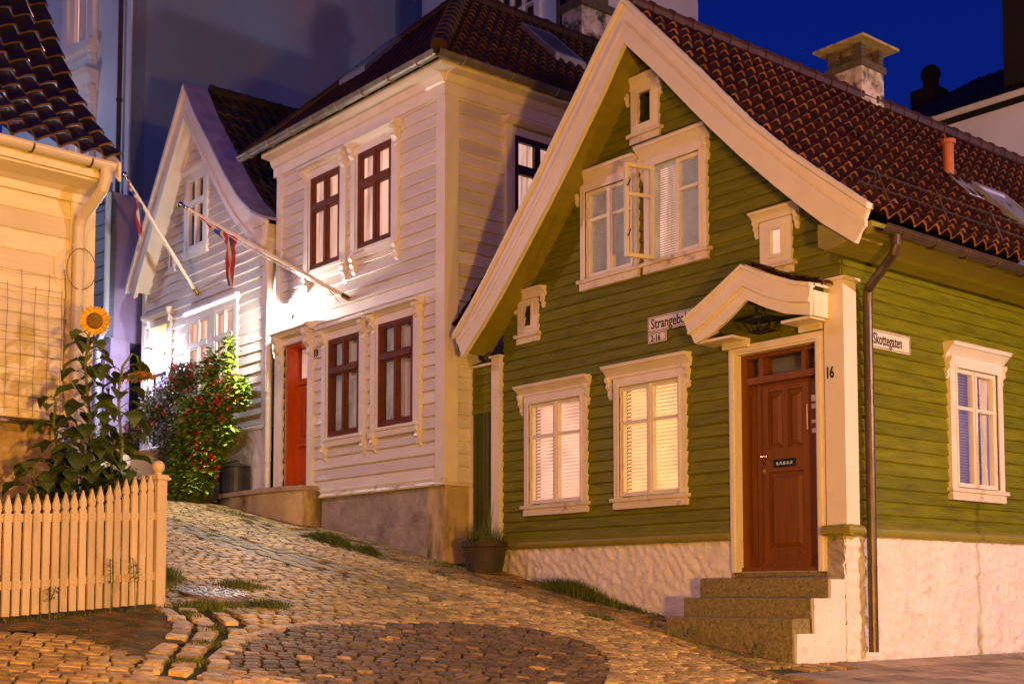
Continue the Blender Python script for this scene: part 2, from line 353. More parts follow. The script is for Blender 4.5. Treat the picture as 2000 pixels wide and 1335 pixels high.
def window(house, fr, a0, a1, z0, z1, kind='green', fill='blind_warm', trans=.33, cw=.1, label=None, open_left=False, casing='white_trim', frame=None, two=True, holes=None):
    """a0..z1 is the opening; returns the window part (its casing)"""
    if holes is not None: holes.append((a0 - .03, a1 + .03, z0 - .015, z1 + .03))
    mb = MB(); ch = .11
    fr.box(mb, a0 - cw, a0, -.02, .066, z0 - .02, z1); fr.box(mb, a1, a1 + cw, -.02, .066, z0 - .02, z1)
    fr.box(mb, a0 - cw, a1 + cw, -.02, .069, z1, z1 + ch)
    if kind == 'green':   # an extra raised bead round the opening
        for q0, q1 in ((a0 - .03, a0), (a1, a1 + .03)): fr.box(mb, q0, q1, .05, .082, z0, z1 + .03)
        fr.box(mb, a0, a1, .05, .081, z1, z1 + .03)
    win = mb.build('window', casing, house)
    if label: win['label'] = label
    d = .34
    inner = {'dark': 'room_dark', 'lilac': 'glow_lilac', 'room': 'glow_room', 'yellow': 'glow_yellow'}.get(fill, 'room_dark')
    niche(fr, a0 - .004, a1 + .004, z0 - .004, z1 + .004, -d, -.012).build('reveal', 'curtain_grey_glow' if fill == 'blind_dim_glow' else inner, win)
    fm = frame or casing; am = (a0 + a1) / 2; zt = z1 - (z1 - z0) * trans; w_ = .05 if kind != 'green' else .048
    m2 = MB()
    if kind == 'green':
        if not open_left: sash(fr, m2, a0, am - .004, z0, z1, -.03, .035, w_, (zt,))
        sash(fr, m2, am + .004, a1, z0, z1, -.03, .035, w_, (zt,))
        if not open_left: fr.box(m2, am - .022, am + .022, .035, .052, z0 + .01, z1 - .01)
        for q in (a0 + .012, a1 - .012):
            for zz in (z0 + .22, z1 - .22, zt - .08):
                if not (open_left and q < am): fr.box(m2, q - .012, q + .012, .035, .05, zz, zz + .09)
    elif kind == 'red':
        sash(fr, m2, a0, a1, z0, z1, -.02, .06, .055)
        fr.box(m2, am - .03, am + .03, -.018, .066, z0 + .05, z1 - .05)
        fr.box(m2, a0 + .05, a1 - .05, -.018, .075, zt - .045, zt + .045)
        for q0, q1 in ((a0 + .055, am - .03), (am + .03, a1 - .055)):
            sash(fr, m2, q0, q1, z0 + .055, zt - .045, -.012, .05, .028); sash(fr, m2, q0, q1, zt + .045, z1 - .055, -.012, .05, .028)
    elif kind == 'single':
        sash(fr, m2, a0, a1, z0, z1, -.05, .02, .06)
    m2.build('sash', fm, win)
    g = MB()
    if open_left: fr.box(g, am + .03, a1 - .03, -.002, .003, z0 + .03, z1 - .03)
    else: fr.box(g, a0 + .03, a1 - .03, -.002, .003, z0 + .03, z1 - .03)
    g.build('pane', 'glass', win)
    if fill.startswith('blind'):
        slats(fr, a0 + .02, a1 - .02, z0 + .01, z1 - .02, -.065, pitch=.030 if fill == 'blind_dim_glow' else .046).build('blind', fill, win)
        if fill != 'blind_dim_glow':
            b = MB(); fr.box(b, a0, a1, -.17, -.16, z0, z1); b.build('shade', 'glow_warm' if fill == 'blind_warm' else 'glow_pink', win)
    # sill and cornice
    s = MB()
    fr.box(s, a0 - cw - .05, a1 + cw + .05, 0, .10, z0 - .065, z0 - .02)
    fr.box(s, a0 - cw - .01, a1 + cw + .01, 0, .076, z0 - .16, z0 - .065)
    s.build('sill', 'weathered_trim' if kind == 'green' else casing, win)
    return win

def cornice(win, fr, a0, a1, z0, z1, proj=.16, m='white_trim', br=.28):
    mb = MB(); crown(fr, mb, a0, a1, z0, z1, proj)
    if br: 
        console(fr, mb, a0 + .05, .05, z0 + .02, br, proj * .7); console(fr, mb, a1 - .05, .05, z0 + .02, br, proj * .7)
    return mb.build('cornice', m, win)

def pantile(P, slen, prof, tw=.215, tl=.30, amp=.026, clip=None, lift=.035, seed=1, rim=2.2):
    """P(s, out, z) -> world; prof = [(out,z)] from ridge to eave; clip(u01)->(s0,s1)"""
    rnd = random.Random(seed); mb = MB(); mb.smooth = False
    cum = [0]
    for (a, b), (c, d) in zip(prof, prof[1:]): cum.append(cum[-1] + sqrt((c - a) ** 2 + (d - b) ** 2))
    L = cum[-1]
    def at(u):
        u = max(0, min(L, u))
        for i in range(len(cum) - 1):
            if u <= cum[i + 1] + 1e-9:
                t = (u - cum[i]) / (cum[i + 1] - cum[i]); (a, b), (c, d) = prof[i], prof[i + 1]
                dx, dz = c - a, d - b; q = sqrt(dx * dx + dz * dz)
                return a + dx * t, b + dz * t, -dz / q, dx / q
    rows = max(1, round(L / tl)); n = 8
    for r in range(rows):
        u0 = L * r / rows; u1 = L * (r + 1) / rows + (.03 if r < rows - 1 else .0)
        s0, s1 = clip((r + .5) / rows) if clip else (0, slen)
        k0 = int(s0 / tw) - 1; k1 = int(s1 / tw) + 2
        oa, za, na, nza = at(u0); ob, zb, nb, nzb = at(u1)
        for k in range(k0, k1):
            v = rnd.uniform(.65, 1.25); mb.tint = (v, v * rnd.uniform(.92, 1.05), v * rnd.uniform(.9, 1.05)); dl = rnd.uniform(-.005, .008)
            vs = []; fs = []
            for i in range(n + 1):
                s = (k + i / n) * tw; s = max(s0, min(s1, s)); ph = s / tw * 2 * pi
                h = amp * (sin(ph) + .28 * sin(2 * ph + .6)); hb = h + lift + dl
                vs += [P(s, oa + na * h, za + nza * h), P(s, ob + nb * hb, zb + nzb * hb), P(s, ob + nb * (hb - .028), zb + nzb * (hb - .028))]
            if max(0, min(s1, (k + 1) * tw) - max(s0, k * tw)) < .01: continue
            for i in range(n): q = 3 * i; fs.append((q, q + 1, q + 4, q + 3))
            o_ = len(mb.v); mb.add(vs, fs); t0 = mb.tint; mb.tint = tuple(c * rim for c in t0)  # lower tile edges tinted lighter: unglazed rims plus painted glints
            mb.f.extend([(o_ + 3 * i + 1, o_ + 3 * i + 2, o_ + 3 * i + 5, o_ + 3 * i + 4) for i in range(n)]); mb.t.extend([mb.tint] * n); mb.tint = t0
    return mb

def ridge(mb, p0, p1, r=.11, n=None, seg=.36):
    p0, p1 = V(p0), V(p1); L = (p1 - p0).length; n = n or max(2, int(L / seg)); d = (p1 - p0) / n
    for i in range(n):
        a = p0 + d * i; mb.tube([a - d * .04, a + d * .10, a + d * .12, a + d * 1.02], [r * 1.12, r * 1.14, r * 1.0, r * .97], 10)

def half_gutter(mb, p0, p1, r=.07):
    p0, p1 = V(p0), V(p1); d = (p1 - p0).normalized(); s = V((d.y, -d.x, 0)).normalized()
    n = 8; vs = []; fs = []
    for p in (p0, p1):
        for rr in (r, r - .008):
            for k in range(n + 1): q = pi + pi * k / n; vs.append(p + s * (cos(q) * rr) + V((0, 0, sin(q) * rr)))
    m = n + 1
    for k in range(n): fs += [(k, k + 1, 2 * m + k + 1, 2 * m + k), (m + k, 3 * m + k, 3 * m + k + 1, m + k + 1), (k, m + k, m + k + 1, k + 1), (2 * m + k, 2 * m + k + 1, 3 * m + k + 1, 3 * m + k)]
    fs += [(0, 2 * m, 3 * m, m), (n, m + n, 3 * m + n, 2 * m + n)]
    mb.add(vs, fs)
    L = (p1 - p0).length; mb.tube([p0 + s * r, p1 + s * r], .011, 6); mb.tube([p0 - s * r, p1 - s * r], .006, 6)

def gutter_rings(m, parent, p0, p1, r, step=.75):
    p0, p1 = V(p0), V(p1); L = (p1 - p0).length; d = (p1 - p0).normalized(); s = V((d.y, -d.x, 0)); k = step * .5
    while k < L:
        c = p0 + d * k; mb = MB(); mb.tube([c + s * (cos(q) * r) + V((0, 0, sin(q) * r)) for q in [pi * (1 + i / 8) for i in range(9)]], .010, 6); mb.build('gutter_bracket', m, parent); k += step

def text_mesh(txt, size, fr, a, b, z, xs=1.0, depth=.003, bold=.0, name='lettering', m='sign_black', parent=None, shear=0):
    cu = bpy.data.curves.new('lettering', 'FONT'); cu.body = txt; cu.size = size; cu.extrude = depth; cu.offset = bold; cu.resolution_u = 3; cu.shear = shear
    o = bpy.data.objects.new('lettering', cu); COL.objects.link(o)
    dg = bpy.context.evaluated_depsgraph_get(); me = bpy.data.meshes.new_from_object(o.evaluated_get(dg))
    bpy.data.objects.remove(o); bpy.data.curves.remove(cu)
    xsz = [v.co.x for v in me.vertices]; x0 = min(xsz)
    mb = MB(); mb.v = [tuple(fr.P(a + (v.co.x - x0) * xs, b + v.co.z, z + v.co.y)) for v in me.vertices]
    mb.f = [tuple(p.vertices) for p in me.polygons]; mb.t = [(1, 1, 1)] * len(mb.f)
    bpy.data.meshes.remove(me)
    return mb.build(name, m, parent)

# ------------------------------------------------------------------ ground height
def gz(x, y=0.):
    k = .6; s = k * math.log1p(math.exp(x / k)) if x / k < 30 else x
    base = -.19 * (x - s) - .05 * s - (.14 * k * math.log(2))
    if x < -12: base -= .055 * (-12 - x)
    return base

# ================================================================== GREEN HOUSE
FG = Fr((0, 0, 0), (1, 0), (0, -1)); FS = Fr((0, 0, 0), (0, 1), (1, 0))
gh = thing('green_house', (0, 0, 0), 'green weatherboarded gabled house with white trim on the street corner', 'house')
fh, shs = [], []
LIT2 = dict(kind='green')
wins = [  # a0,a1,z0,z1, fill, cornice (a0,a1,z0,z1)
    (-5.10, -4.06, 1.93, 3.30, 'blind_pink', (-5.33, -3.90, 3.42, 3.56), False),
    (-3.34, -2.32, 1.93, 3.32, 'blind_warm', (-3.58, -2.14, 3.44, 3.60), False),
    (-3.95, -3.10, 4.84, 5.98, 'blind_dim_glow', (-4.18, -3.00, 6.09, 6.24), False),
    (-2.78, -1.95, 4.84, 6.02, 'blind_dim_glow', (-2.97, -1.80, 6.13, 6.30), True)]
for i, (a0, a1, z0, z1, fill, cn, op) in enumerate(wins):
    wn = window(gh, FG, a0, a1, z0, z1, 'green', fill, open_left=op, holes=fh,
                label=['ground floor window with pinkish lit blind', 'ground floor window with golden lit blind', 'upper window with closed casements', 'upper window with one casement swung open'][i])
    cornice(wn, FG, *cn)
    if i == 2: curtain(FG, a0 + .02, a0 + .2, z0, z1, -.12).build('curtain', 'curtain_white', wn)
    if op:  # swung open casement, hinged on the left
        h = a0 + .07; m2 = MB(); fo = Fr((h, -.05, 0), (-.30, -.954), (.954, -.30))
        sash(fo, m2, 0, .41, z0, z1, -.035, .01, .05, (z1 - (z1 - z0) * .33,))
        m2.build('open_sash', 'white_trim', wn)
        g = MB(); fo.box(g, .03, .38, -.014, -.010, z0 + .03, z1 - .03); g.build('pane', 'glass_clear', wn)
        for zz in (z0 + .25, z1 - .3): g = MB(); g.tube([fo.P(.385, .015, zz), fo.P(.385, .05, zz + .01), fo.P(.36, .055, zz + .08)], .008, 6); g.build('latch', 'black_iron', wn)
        curtain(FG, a0 + .04, a0 + .40, z0 + .01, z1 - .01, -.10, .02, .07).build('curtain', 'glow_curtain', wn)
# small attic windows
for (a0, a1, z0, z1, cw, cn, fill, lab) in [
        (-2.98, -2.76, 6.62, 7.02, .13, (-3.24, -2.56, 7.10, 7.22), 'dark', 'tiny dark window under the peak of the gable'),
        (-5.22, -5.06, 4.40, 4.68, .13, (-5.47, -4.78, 4.78, 4.90), 'dark', 'tiny window low on the left of the gable'),
        (-.92, -.76, 4.52, 4.82, .14, (-1.17, -.50, 4.93, 5.04), 'room', 'tiny window low on the right of the gable with a lit room')]:
    mb = MB(); fh.append((a0, a1, z0, z1))
    FG.box(mb, a0 - cw, a0, -.02, .055, z0 - cw * .8, z1 + cw * .7); FG.box(mb, a1, a1 + cw, -.02, .055, z0 - cw * .8, z1 + cw * .7)
    FG.box(mb, a0, a1, -.02, .053, z1, z1 + cw * .7); FG.box(mb, a0, a1, -.02, .053, z0 - cw * .8, z0)
    wn = mb.build('window', 'white_trim', gh); wn['label'] = lab
    mb = MB(); sash(FG, mb, a0 - .035, a1 + .035, z0 - .035, z1 + .035, .05, .068, .035)
    mb.build('sash', 'white_trim', wn)
    niche(FG, a0, a1, z0, z1, -.3, -.01).build('reveal', 'window_dark' if fill == 'dark' else 'glow_room', wn)
    g = MB(); FG.box(g, a0, a1, .01, .014, z0, z1); g.build('pane', 'glass', wn)
    mb = MB(); FG.box(mb, a0 - cw - .05, a1 + cw + .05, 0, .095, z0 - cw * .8 - .045, z0 - cw * .8); FG.box(mb, a0 - cw - .02, a1 + cw + .02, 0, .06, z0 - cw * .8 - .13, z0 - cw * .8 - .045)
    mb.build('sill', 'weathered_trim', wn)
    cornice(wn, FG, *cn, proj=.13, br=.20)
# door
DA0, DA1, DZ0, DZ1 = -1.44, -.32, .985, 3.45
fh.append((DA0 - .04, DA1 + .04, .5, DZ1 + .04))
mb = MB()
for q0, q1, b in ((-.105, -.07, .05), (-.07, -.025, .075), (-.025, 0, .055)):
    FG.box(mb, DA0 + q0, DA0 + q1, -.1, b, .95, DZ1 - q0); FG.box(mb, DA1 - q1, DA1 - q0, -.1, b, .95, DZ1 - q0)
    FG.box(mb, DA0 + q1, DA1 - q1, -.1, b, DZ1 - q1, DZ1 - q0)
mb.build('door_frame', 'white_trim', gh)
mb = MB(); FG.box(mb, DA0, DA1, -.30, -.26, .95, DZ1); FG.box(mb, DA0, DA0 + .08, -.26, -.05, DZ0, DZ1); FG.box(mb, DA1 - .06, DA1, -.26, -.05, DZ0, DZ1)
FG.box(mb, DA0 + .08, DA1 - .06, -.26, -.05, DZ1 - .05, DZ1); FG.box(mb, DA0 + .08, DA1 - .06, -.26, -.03, 3.10, 3.18)
for a in (-1.16, -.56): FG.box(mb, a - .03, a + .03, -.26, -.06, 3.18, DZ1 - .05)
FG.box(mb, DA0 + .08, -1.24, -.26, -.115, DZ0, 3.10); FG.box(mb, -.53, DA1 - .06, -.26, -.115, DZ0, 3.10)   # fixed side panels
FG.box(mb, DA0 + .10, -1.26, -.12, -.10, 1.12, 2.98); FG.box(mb, -.51, DA1 - .08, -.12, -.10, 1.12, 2.98)
FG.box(mb, -1.24, -1.19, -.26, -.085, DZ0, 3.10)
# leaf with raised panels
la0, la1 = -1.19, -.53
FG.box(mb, la0, la1, -.26, -.135, DZ0 + .08, 3.10)
for (p0, p1, q0, q1) in ((la0, la0 + .09, 1.06, 3.10), (la1 - .09, la1, 1.06, 3.10), (la0 + .09, la1 - .09, 3.0, 3.10), (la0 + .09, la1 - .09, 1.06, 1.2), (la0 + .09, la1 - .09, 2.08, 2.34), ((la0 + la1) / 2 - .035, (la0 + la1) / 2 + .035, 2.34, 3.0)):
    FG.box(mb, p0, p1, -.13, -.105, q0, q1)
def raised(fr, mb, a0, a1, z0, z1, b0, b1, s=.05):
    P = fr.P
    mb.add([P(a0, b0, z0), P(a1, b0, z0), P(a1, b0, z1), P(a0, b0, z1), P(a0 + s, b1, z0 + s), P(a1 - s, b1, z0 + s), P(a1 - s, b1, z1 - s), P(a0 + s, b1, z1 - s)],
           [(0, 1, 5, 4), (1, 2, 6, 5), (2, 3, 7, 6), (3, 0, 4, 7), (4, 5, 6, 7)])
lm = (la0 + la1) / 2
for r_ in ((la0 + .11, lm - .055, 2.37, 2.97), (lm + .055, la1 - .11, 2.37, 2.97), (la0 + .11, la1 - .11, 1.23, 2.05)): raised(FG, mb, *r_, -.134, -.108)
FG.box(mb, la0, la1, -.2, -.08, DZ0 + .02, DZ0 + .09)
FG.box(mb, DA0, DA1, -.28, -.02, DZ0 - .04, DZ0 + .02)
door = mb.build('door', 'brown_door', gh); door['label'] = 'panelled brown front door with transom'
g = MB()
for q0, q1 in ((DA0 + .08, -1.19), (-1.13, -.59), (-.53, DA1 - .06)): FG.box(g, q0, q1, -.15, -.145, 3.18, DZ1 - .05)
g.build('pane', 'glass', door)
g = MB(); FG.box(g, DA0 + .1, DA1 - .1, -.255, -.25, 3.18, DZ1 - .05); g.build('transom_back', 'room_dark', door)
g = MB(); FG.box(g, -1.02, -.72, -.108, -.095, 2.13, 2.22); g.build('letterbox', 'black_iron', door)
g = MB()
FG.box(g, -.985, -.755, -.095, -.092, 2.158, 2.166)
for k in range(5): FG.box(g, -.985 + k * .05, -.955 + k * .05, -.0955, -.091, 2.155 + .006 * (k % 2), 2.19)
g.build('letterbox_plate', 'chrome', door)
g = MB(); g.tube([FG.P(-1.155, -.105, 2.26), FG.P(-1.155, -.04, 2.26), FG.P(-1.155 + .09, -.035, 2.255)], [.011, .011, .009], 8); g.lathe(FG.P(-1.155, -.09, 2.19), [(.025, 0), (.025, .0), (.001, .0)], 10)
g.tube([FG.P(-1.155, -.108, 2.10), FG.P(-1.155, -.095, 2.10)], .024, 12); g.build('handle', 'brass', door)
g = MB()
for (a, z, w_, h_) in ((-.49, 2.86, .075, .07), (-.49, 2.77, .075, .05), (-.49, 2.60, .08, .035), (-.485, 2.50, .06, .05), (-.555, 2.66, .012, .28)):
    FG.box(g, a, a + w_, -.10, -.094, z - h_ / 2, z + h_ / 2)
g.build('notice', 'sign_white', door)
# walls
OUTR = [(-2.79, 8.04), (-2.16, 7.38), (-1.56, 6.74), (-1.28, 6.43), (-.84, 5.95), (-.34, 5.48), (.03, 5.17), (.36, 4.90), (.69, 4.63)]
MIDR = [(-2.79, 7.72), (-2.20, 7.11), (-1.62, 6.50), (-1.34, 6.21), (-.92, 5.79), (-.43, 5.34), (-.06, 5.01), (.26, 4.73), (.66, 4.44)]
INR = [(-2.79, 7.50), (-2.24, 6.94), (-1.68, 6.32), (-1.40, 6.02), (-1.00, 5.61), (-.52, 5.15), (-.16, 4.82), (.14, 4.56), (.52, 4.28)]
OUTL = [(-2.79, 8.04), (-3.24, 7.57), (-3.60, 7.15), (-3.90, 6.82), (-4.44, 6.21), (-5.05, 5.56), (-5.47, 5.11), (-5.86, 4.72), (-6.25, 4.37)]
MIDL = [(-2.79, 7.72), (-3.20, 7.27), (-3.54, 6.88), (-3.83, 6.55), (-4.35, 5.96), (-4.94, 5.35), (-5.35, 4.92), (-5.73, 4.58), (-6.15, 4.26)]
INL = [(-2.79, 7.50), (-3.16, 7.02), (-3.48, 6.65), (-3.76, 6.32), (-4.25, 5.78), (-4.82, 5.19), (-5.20, 4.80), (-5.60, 4.43), (-6.05, 4.05)]
zr = sorted([(z, a) for a, z in OUTR]); zl = sorted([(z, a) for a, z in OUTL])
lf = lambda z: max(-5.70, interp(zl, z + .12)) if z > 4 else -5.70
rf = lambda z: min(0., interp(zr, z + .12)) if z > 4 else 0.
s1 = siding(FG, lf, rf, 1.42, 7.8, .142, fh)
wall = s1.build('wall', 'green_paint', gh)
SW = [(1.98, 3.10, 1.95, 3.36)]
wn = window(gh, FS, 2.12, 3.03, 1.96, 3.36, 'green', 'lilac', holes=shs, label='side wall window with a faintly glowing violet blind', cw=.13)
cornice(wn, FS, 1.93, 3.22, 3.46, 3.64)
slats(FS, 2.14, 3.01, 1.98, 3.34, -.075, pitch=.034).build('blind', 'glow_lilac', wn)  # violet tone is a faint glow in the slat material
curtain(FS, 2.80, 3.02, 1.98, 3.34, -.045, .012, .06, .3).build('curtain', 'curtain_white', wn)
mb = siding(FS, lambda z: 0.0, lambda z: 11.0, 1.42, 4.5, .148, shs); mb.build('wall', 'green_paint', gh)
# skirt mouldings
mb = MB(); pr = [(0, 1.32), (.05, 1.32), (.085, 1.345), (.09, 1.375), (.07, 1.41), (.03, 1.435), (0, 1.44)]
FG.profile(mb, pr, -5.72, DA0 - .1); FG.profile(mb, [(b + .08, z) for b, z in pr], -.20, .16); FG.box(mb, -.20, .0, 0, .08, 1.32, 1.42)
FG.profile(mb, pr, DA1 + .1, -.2)
mb.build('skirt_moulding', 'green_trim', gh)
mb = MB(); FS.profile(mb, pr, .14, 11); FS.profile(mb, [(b + .08, z) for b, z in pr], -.16, .14); FS.box(mb, -.08, .14, 0, .08, 1.32, 1.42)
mb.build('skirt_moulding', 'green_trim', gh)
# plinths (rough plaster, real relief)
def rough(fr, a0, a1, zf0, z1, b, step, amp, sc_, seed=0, a_end_ridge=None):
    mb = MB(); mb.smooth = True; na = max(2, int((a1 - a0) / step)); zmin = min(zf0(a0), zf0(a1)) - .15; nz_ = max(2, int((z1 - zmin) / step)); vs = []; fs = []
    for j in range(nz_ + 1):
        for i in range(na + 1):
            a = a0 + (a1 - a0) * i / na; z = zmin + (z1 - zmin) * j / nz_
            p = V((a * sc_, z * sc_ * 1.2 + a * sc_ * .6, seed)); h = noise.noise(p) + .55 * noise.noise(p * 2.3) + .3 * noise.noise(p * 5)
            vs.append(fr.P(a, b + amp * h, z))
    for j in range(nz_):
        for i in range(na): q = j * (na + 1) + i; fs.append((q, q + 1, q + na + 2, q + na + 1))
    mb.add(vs, fs)
    return mb
mb = rough(FG, -5.70, -1.56, lambda a: gz(a), 1.325, .015, .022, .026, 9, 3); mb.build('plinth', 'plaster_white', gh)
mb = rough(FG, -.225, .02, lambda a: 0, 1.325, .03, .02, .020, 9, 5); mb.build('plinth', 'plaster_grey', gh)
mb = rough(FS, -.045, 11, lambda a: -.1, 1.325, .015, .022, .030, 11, 9); mb.build('plinth', 'plaster_white', gh)
mb = MB(); FG.box(mb, -1.6, -.2, -.3, .0, .3, .96); mb.build('plinth', 'plaster_grey', gh)
# corner board
mb = MB(); FG.box(mb, -.19, .062, -.17, .062, 1.44, 4.06); FG.box(mb, -.235, .10, -.2, .10, 4.06, 4.095)
mb.build('corner_board', 'white_trim', gh)
text_mesh('16', .175, FG, -.155, .064, 3.02, .62, .006, .003, 'house_number', 'sign_black', gh)
# barge boards and soffit
mb = MB(); FG.band(mb, OUTR, INR, .42, .47); FG.band(mb, INL, OUTL, .42, .47)
bb = mb.build('bargeboard', 'white_trim', gh)
mb = MB()
def off(pts, dz): return [(a, z + dz) for a, z in pts]
FG.band(mb, MIDR, INR, .466, .495); FG.band(mb, INL, MIDL, .466, .495)
FG.band(mb, off(MIDR, .045), off(MIDR, -.02), .46, .512); FG.band(mb, off(MIDL, -.02), off(MIDL, .045), .46, .512)
FG.band(mb, off(OUTR, .03), off(OUTR, -.03), .40, .52); FG.band(mb, off(OUTL, -.03), off(OUTL, .03), .40, .52)
mb.build('bargeboard_moulding', 'white_trim', gh)
mb = MB(); FG.band(mb, off(INR, .10), off(INR, .06), 0, .425); FG.band(mb, off(INL, .06), off(INL, .10), 0, .425)
mb.build('soffit', 'green_trim', gh)
mb = MB(); FS.profile(mb, [(0, 4.36), (.10, 4.30), (.30, 4.33), (.58, 4.40), (.60, 4.42), (0, 4.60)], -.40, 11); mb.build('soffit', 'green_trim', gh)
mb = MB(); FS.profile(mb, [(.585, 4.37), (.665, 4.37), (.665, 4.50), (.585, 4.50)], -.40, 11); mb.build('fascia', 'green_trim', gh)
# roof
PROF = [(-2.80, 8.02), (-2.16, 7.36), (-1.56, 6.72), (-1.28, 6.41), (-.84, 5.93), (-.34, 5.45), (.03, 5.13), (.36, 4.84), (.76, 4.53)]
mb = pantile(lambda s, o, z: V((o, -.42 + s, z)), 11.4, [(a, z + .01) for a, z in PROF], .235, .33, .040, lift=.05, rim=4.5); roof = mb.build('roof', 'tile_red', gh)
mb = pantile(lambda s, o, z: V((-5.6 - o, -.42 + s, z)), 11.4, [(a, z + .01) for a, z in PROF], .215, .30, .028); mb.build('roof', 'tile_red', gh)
mb = MB(); ridge(mb, (-2.80, -.4, 8.05), (-2.80, 11, 8.11), .105); mb.build('ridge_tiles', 'ridge_red', roof)
mb = MB(); half_gutter(mb, (.745, -.36, 4.44), (.745, 11, 4.44), .075); gt = mb.build('gutter', 'metal_brown', gh)
gutter_rings('metal_brown', gt, (.745, -.36, 4.44), (.745, 11, 4.44), .083, .62)
mb = MB(); mb.tube([(.745, -.10, 4.38), (.745, -.10, 4.28), (.72, -.09, 4.21), (.56, .0, 4.13), (.28, .18, 4.04), (.15, .27, 3.98), (.125, .29, 3.86), (.125, .29, .09)], .052, 14)
for z in (3.8, 2.9, 1.9, .95): mb.tube([(.125, .29, z), (.125, .29, z + .05)], .054, 14); 
for z in (2.6, 1.5): mb.tube([(.125, .29, z), (.125, .29, z + .02)], .056, 12); mb.box(.0, .10, .285, .297, z, z + .02)
mb.build('downpipe', 'metal_brown', gh)
# snow guard
mb = MB()
for dz, dx in ((.10, 0), (.24, .03)): mb.tube([(.30 + dx, -.1, 4.96 + dz), (.30 + dx, 11, 4.96 + dz)], .011, 6)
y = .2
while y < 11:
    mb.tube([(.16, y, 5.05), (.33, y, 5.24), (.47, y + .02, 4.84)], .013, 6); mb.tube([(.16, y + .16, 5.05), (.33, y, 5.24)], .010, 6); y += 1.15
mb.build('snow_guard', 'metal_brown', gh)
# flue and its flashing
def roofz(x): return interp(PROF, x)
mb = MB(); fx, fy = -1.32, 4.36
mb.tube([(fx, fy, roofz(fx) - .1), (fx, fy, 6.96)], .075, 16); mb.tube([(fx, fy, 6.92), (fx, fy, 6.98)], .105, 16); mb.build('flue_pipe', 'flue_red', gh)
mb = MB(); fr_ = Fr((0, fy, 0), (0, 1), (1, 0))
fr_.prism(mb, [(-.2, 0), (.2, 0), (.2, .01), (-.2, .01)], 0, .01)
mb = MB(); mb.hexa([V((x, y, roofz(x) + .075 + dz)) for dz in (0, .02) for x, y in ((-1.25, fy - .16), (-.92, fy - .16), (-.92, fy + .22), (-1.25, fy + .22))]); mb.build('flashing', 'lead', gh)
# skylight
mb = MB()
for (x0, x1, y0, y1) in ((-1.18, -1.12, 4.7, 5.6), (-.42, -.34, 4.7, 5.6), (-1.12, -.42, 4.7, 4.78), (-1.12, -.42, 5.52, 5.6)):
    mb.hexa([V((x, y, roofz(x) + dz)) for dz in (.02, .15) for x, y in ((x0, y0), (x1, y0), (x1, y1), (x0, y1))])
sk = mb.build('skylight', 'lead', gh)
mb = MB(); mb.hexa([V((x, y, roofz(x) + dz)) for dz in (.09, .11) for x, y in ((-1.12, 4.78), (-.42, 4.78), (-.42, 5.52), (-1.12, 5.52))]); mb.build('pane', 'lead', sk)
# chimney
mb = MB(); cx0, cx1, cy0, cy1 = -3.30, -2.70, 4.36, 4.92
mb.box(cx0, cx1, cy0, cy1, 7.2, 8.50); chm = mb.build('chimney', 'stucco_worn', gh)
mb = MB(); mb.box(cx0 - .03, cx1 + .03, cy0 - .03, cy1 + .03, 8.50, 8.60)
for (a, b_, w1, w2) in ((cx0, cy0, .16, .14), (cx1 - .13, cy0, .13, .12), (cx0, cy1 - .12, .13, .12), (cx1 - .13, cy1 - .12, .13, .12)):
    for k in range(5): mb.box(a + random.uniform(0, .01), a + w1, b_ + random.uniform(0, .01), b_ + w2, 8.60 + k * .055, 8.60 + k * .055 + .046)
    mb.box(a + .012, a + w1 - .012, b_ + .012, b_ + w2 - .012, 8.6, 8.88)
mb.box(cx0 + .22, cx1 - .22, cy0 + .2, cy1 - .2, 8.6, 8.8)
mb.build('chimney_top', 'chimney_brick', chm)
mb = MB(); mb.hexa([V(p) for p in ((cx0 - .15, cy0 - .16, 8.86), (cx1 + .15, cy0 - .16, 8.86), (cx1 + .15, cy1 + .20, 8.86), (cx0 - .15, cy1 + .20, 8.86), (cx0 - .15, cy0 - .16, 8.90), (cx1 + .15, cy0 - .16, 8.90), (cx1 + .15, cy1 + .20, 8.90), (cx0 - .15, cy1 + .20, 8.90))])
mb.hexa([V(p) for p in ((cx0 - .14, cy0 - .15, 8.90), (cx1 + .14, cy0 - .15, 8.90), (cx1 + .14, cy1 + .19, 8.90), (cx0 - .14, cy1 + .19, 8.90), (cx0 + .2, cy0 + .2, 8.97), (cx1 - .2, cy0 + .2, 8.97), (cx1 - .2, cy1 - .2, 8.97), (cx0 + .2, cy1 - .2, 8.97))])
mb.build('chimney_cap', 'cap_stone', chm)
# vent in the gable
mb = MB()
for k in range(4): FG.box(mb, -2.98, -2.80, .03, .05, 7.27 + k * .045, 7.295 + k * .045)
FG.box(mb, -2.99, -2.97, .02, .055, 7.26, 7.44); FG.box(mb, -2.81, -2.79, .02, .055, 7.26, 7.44); mb.build('vent', 'green_trim', gh)
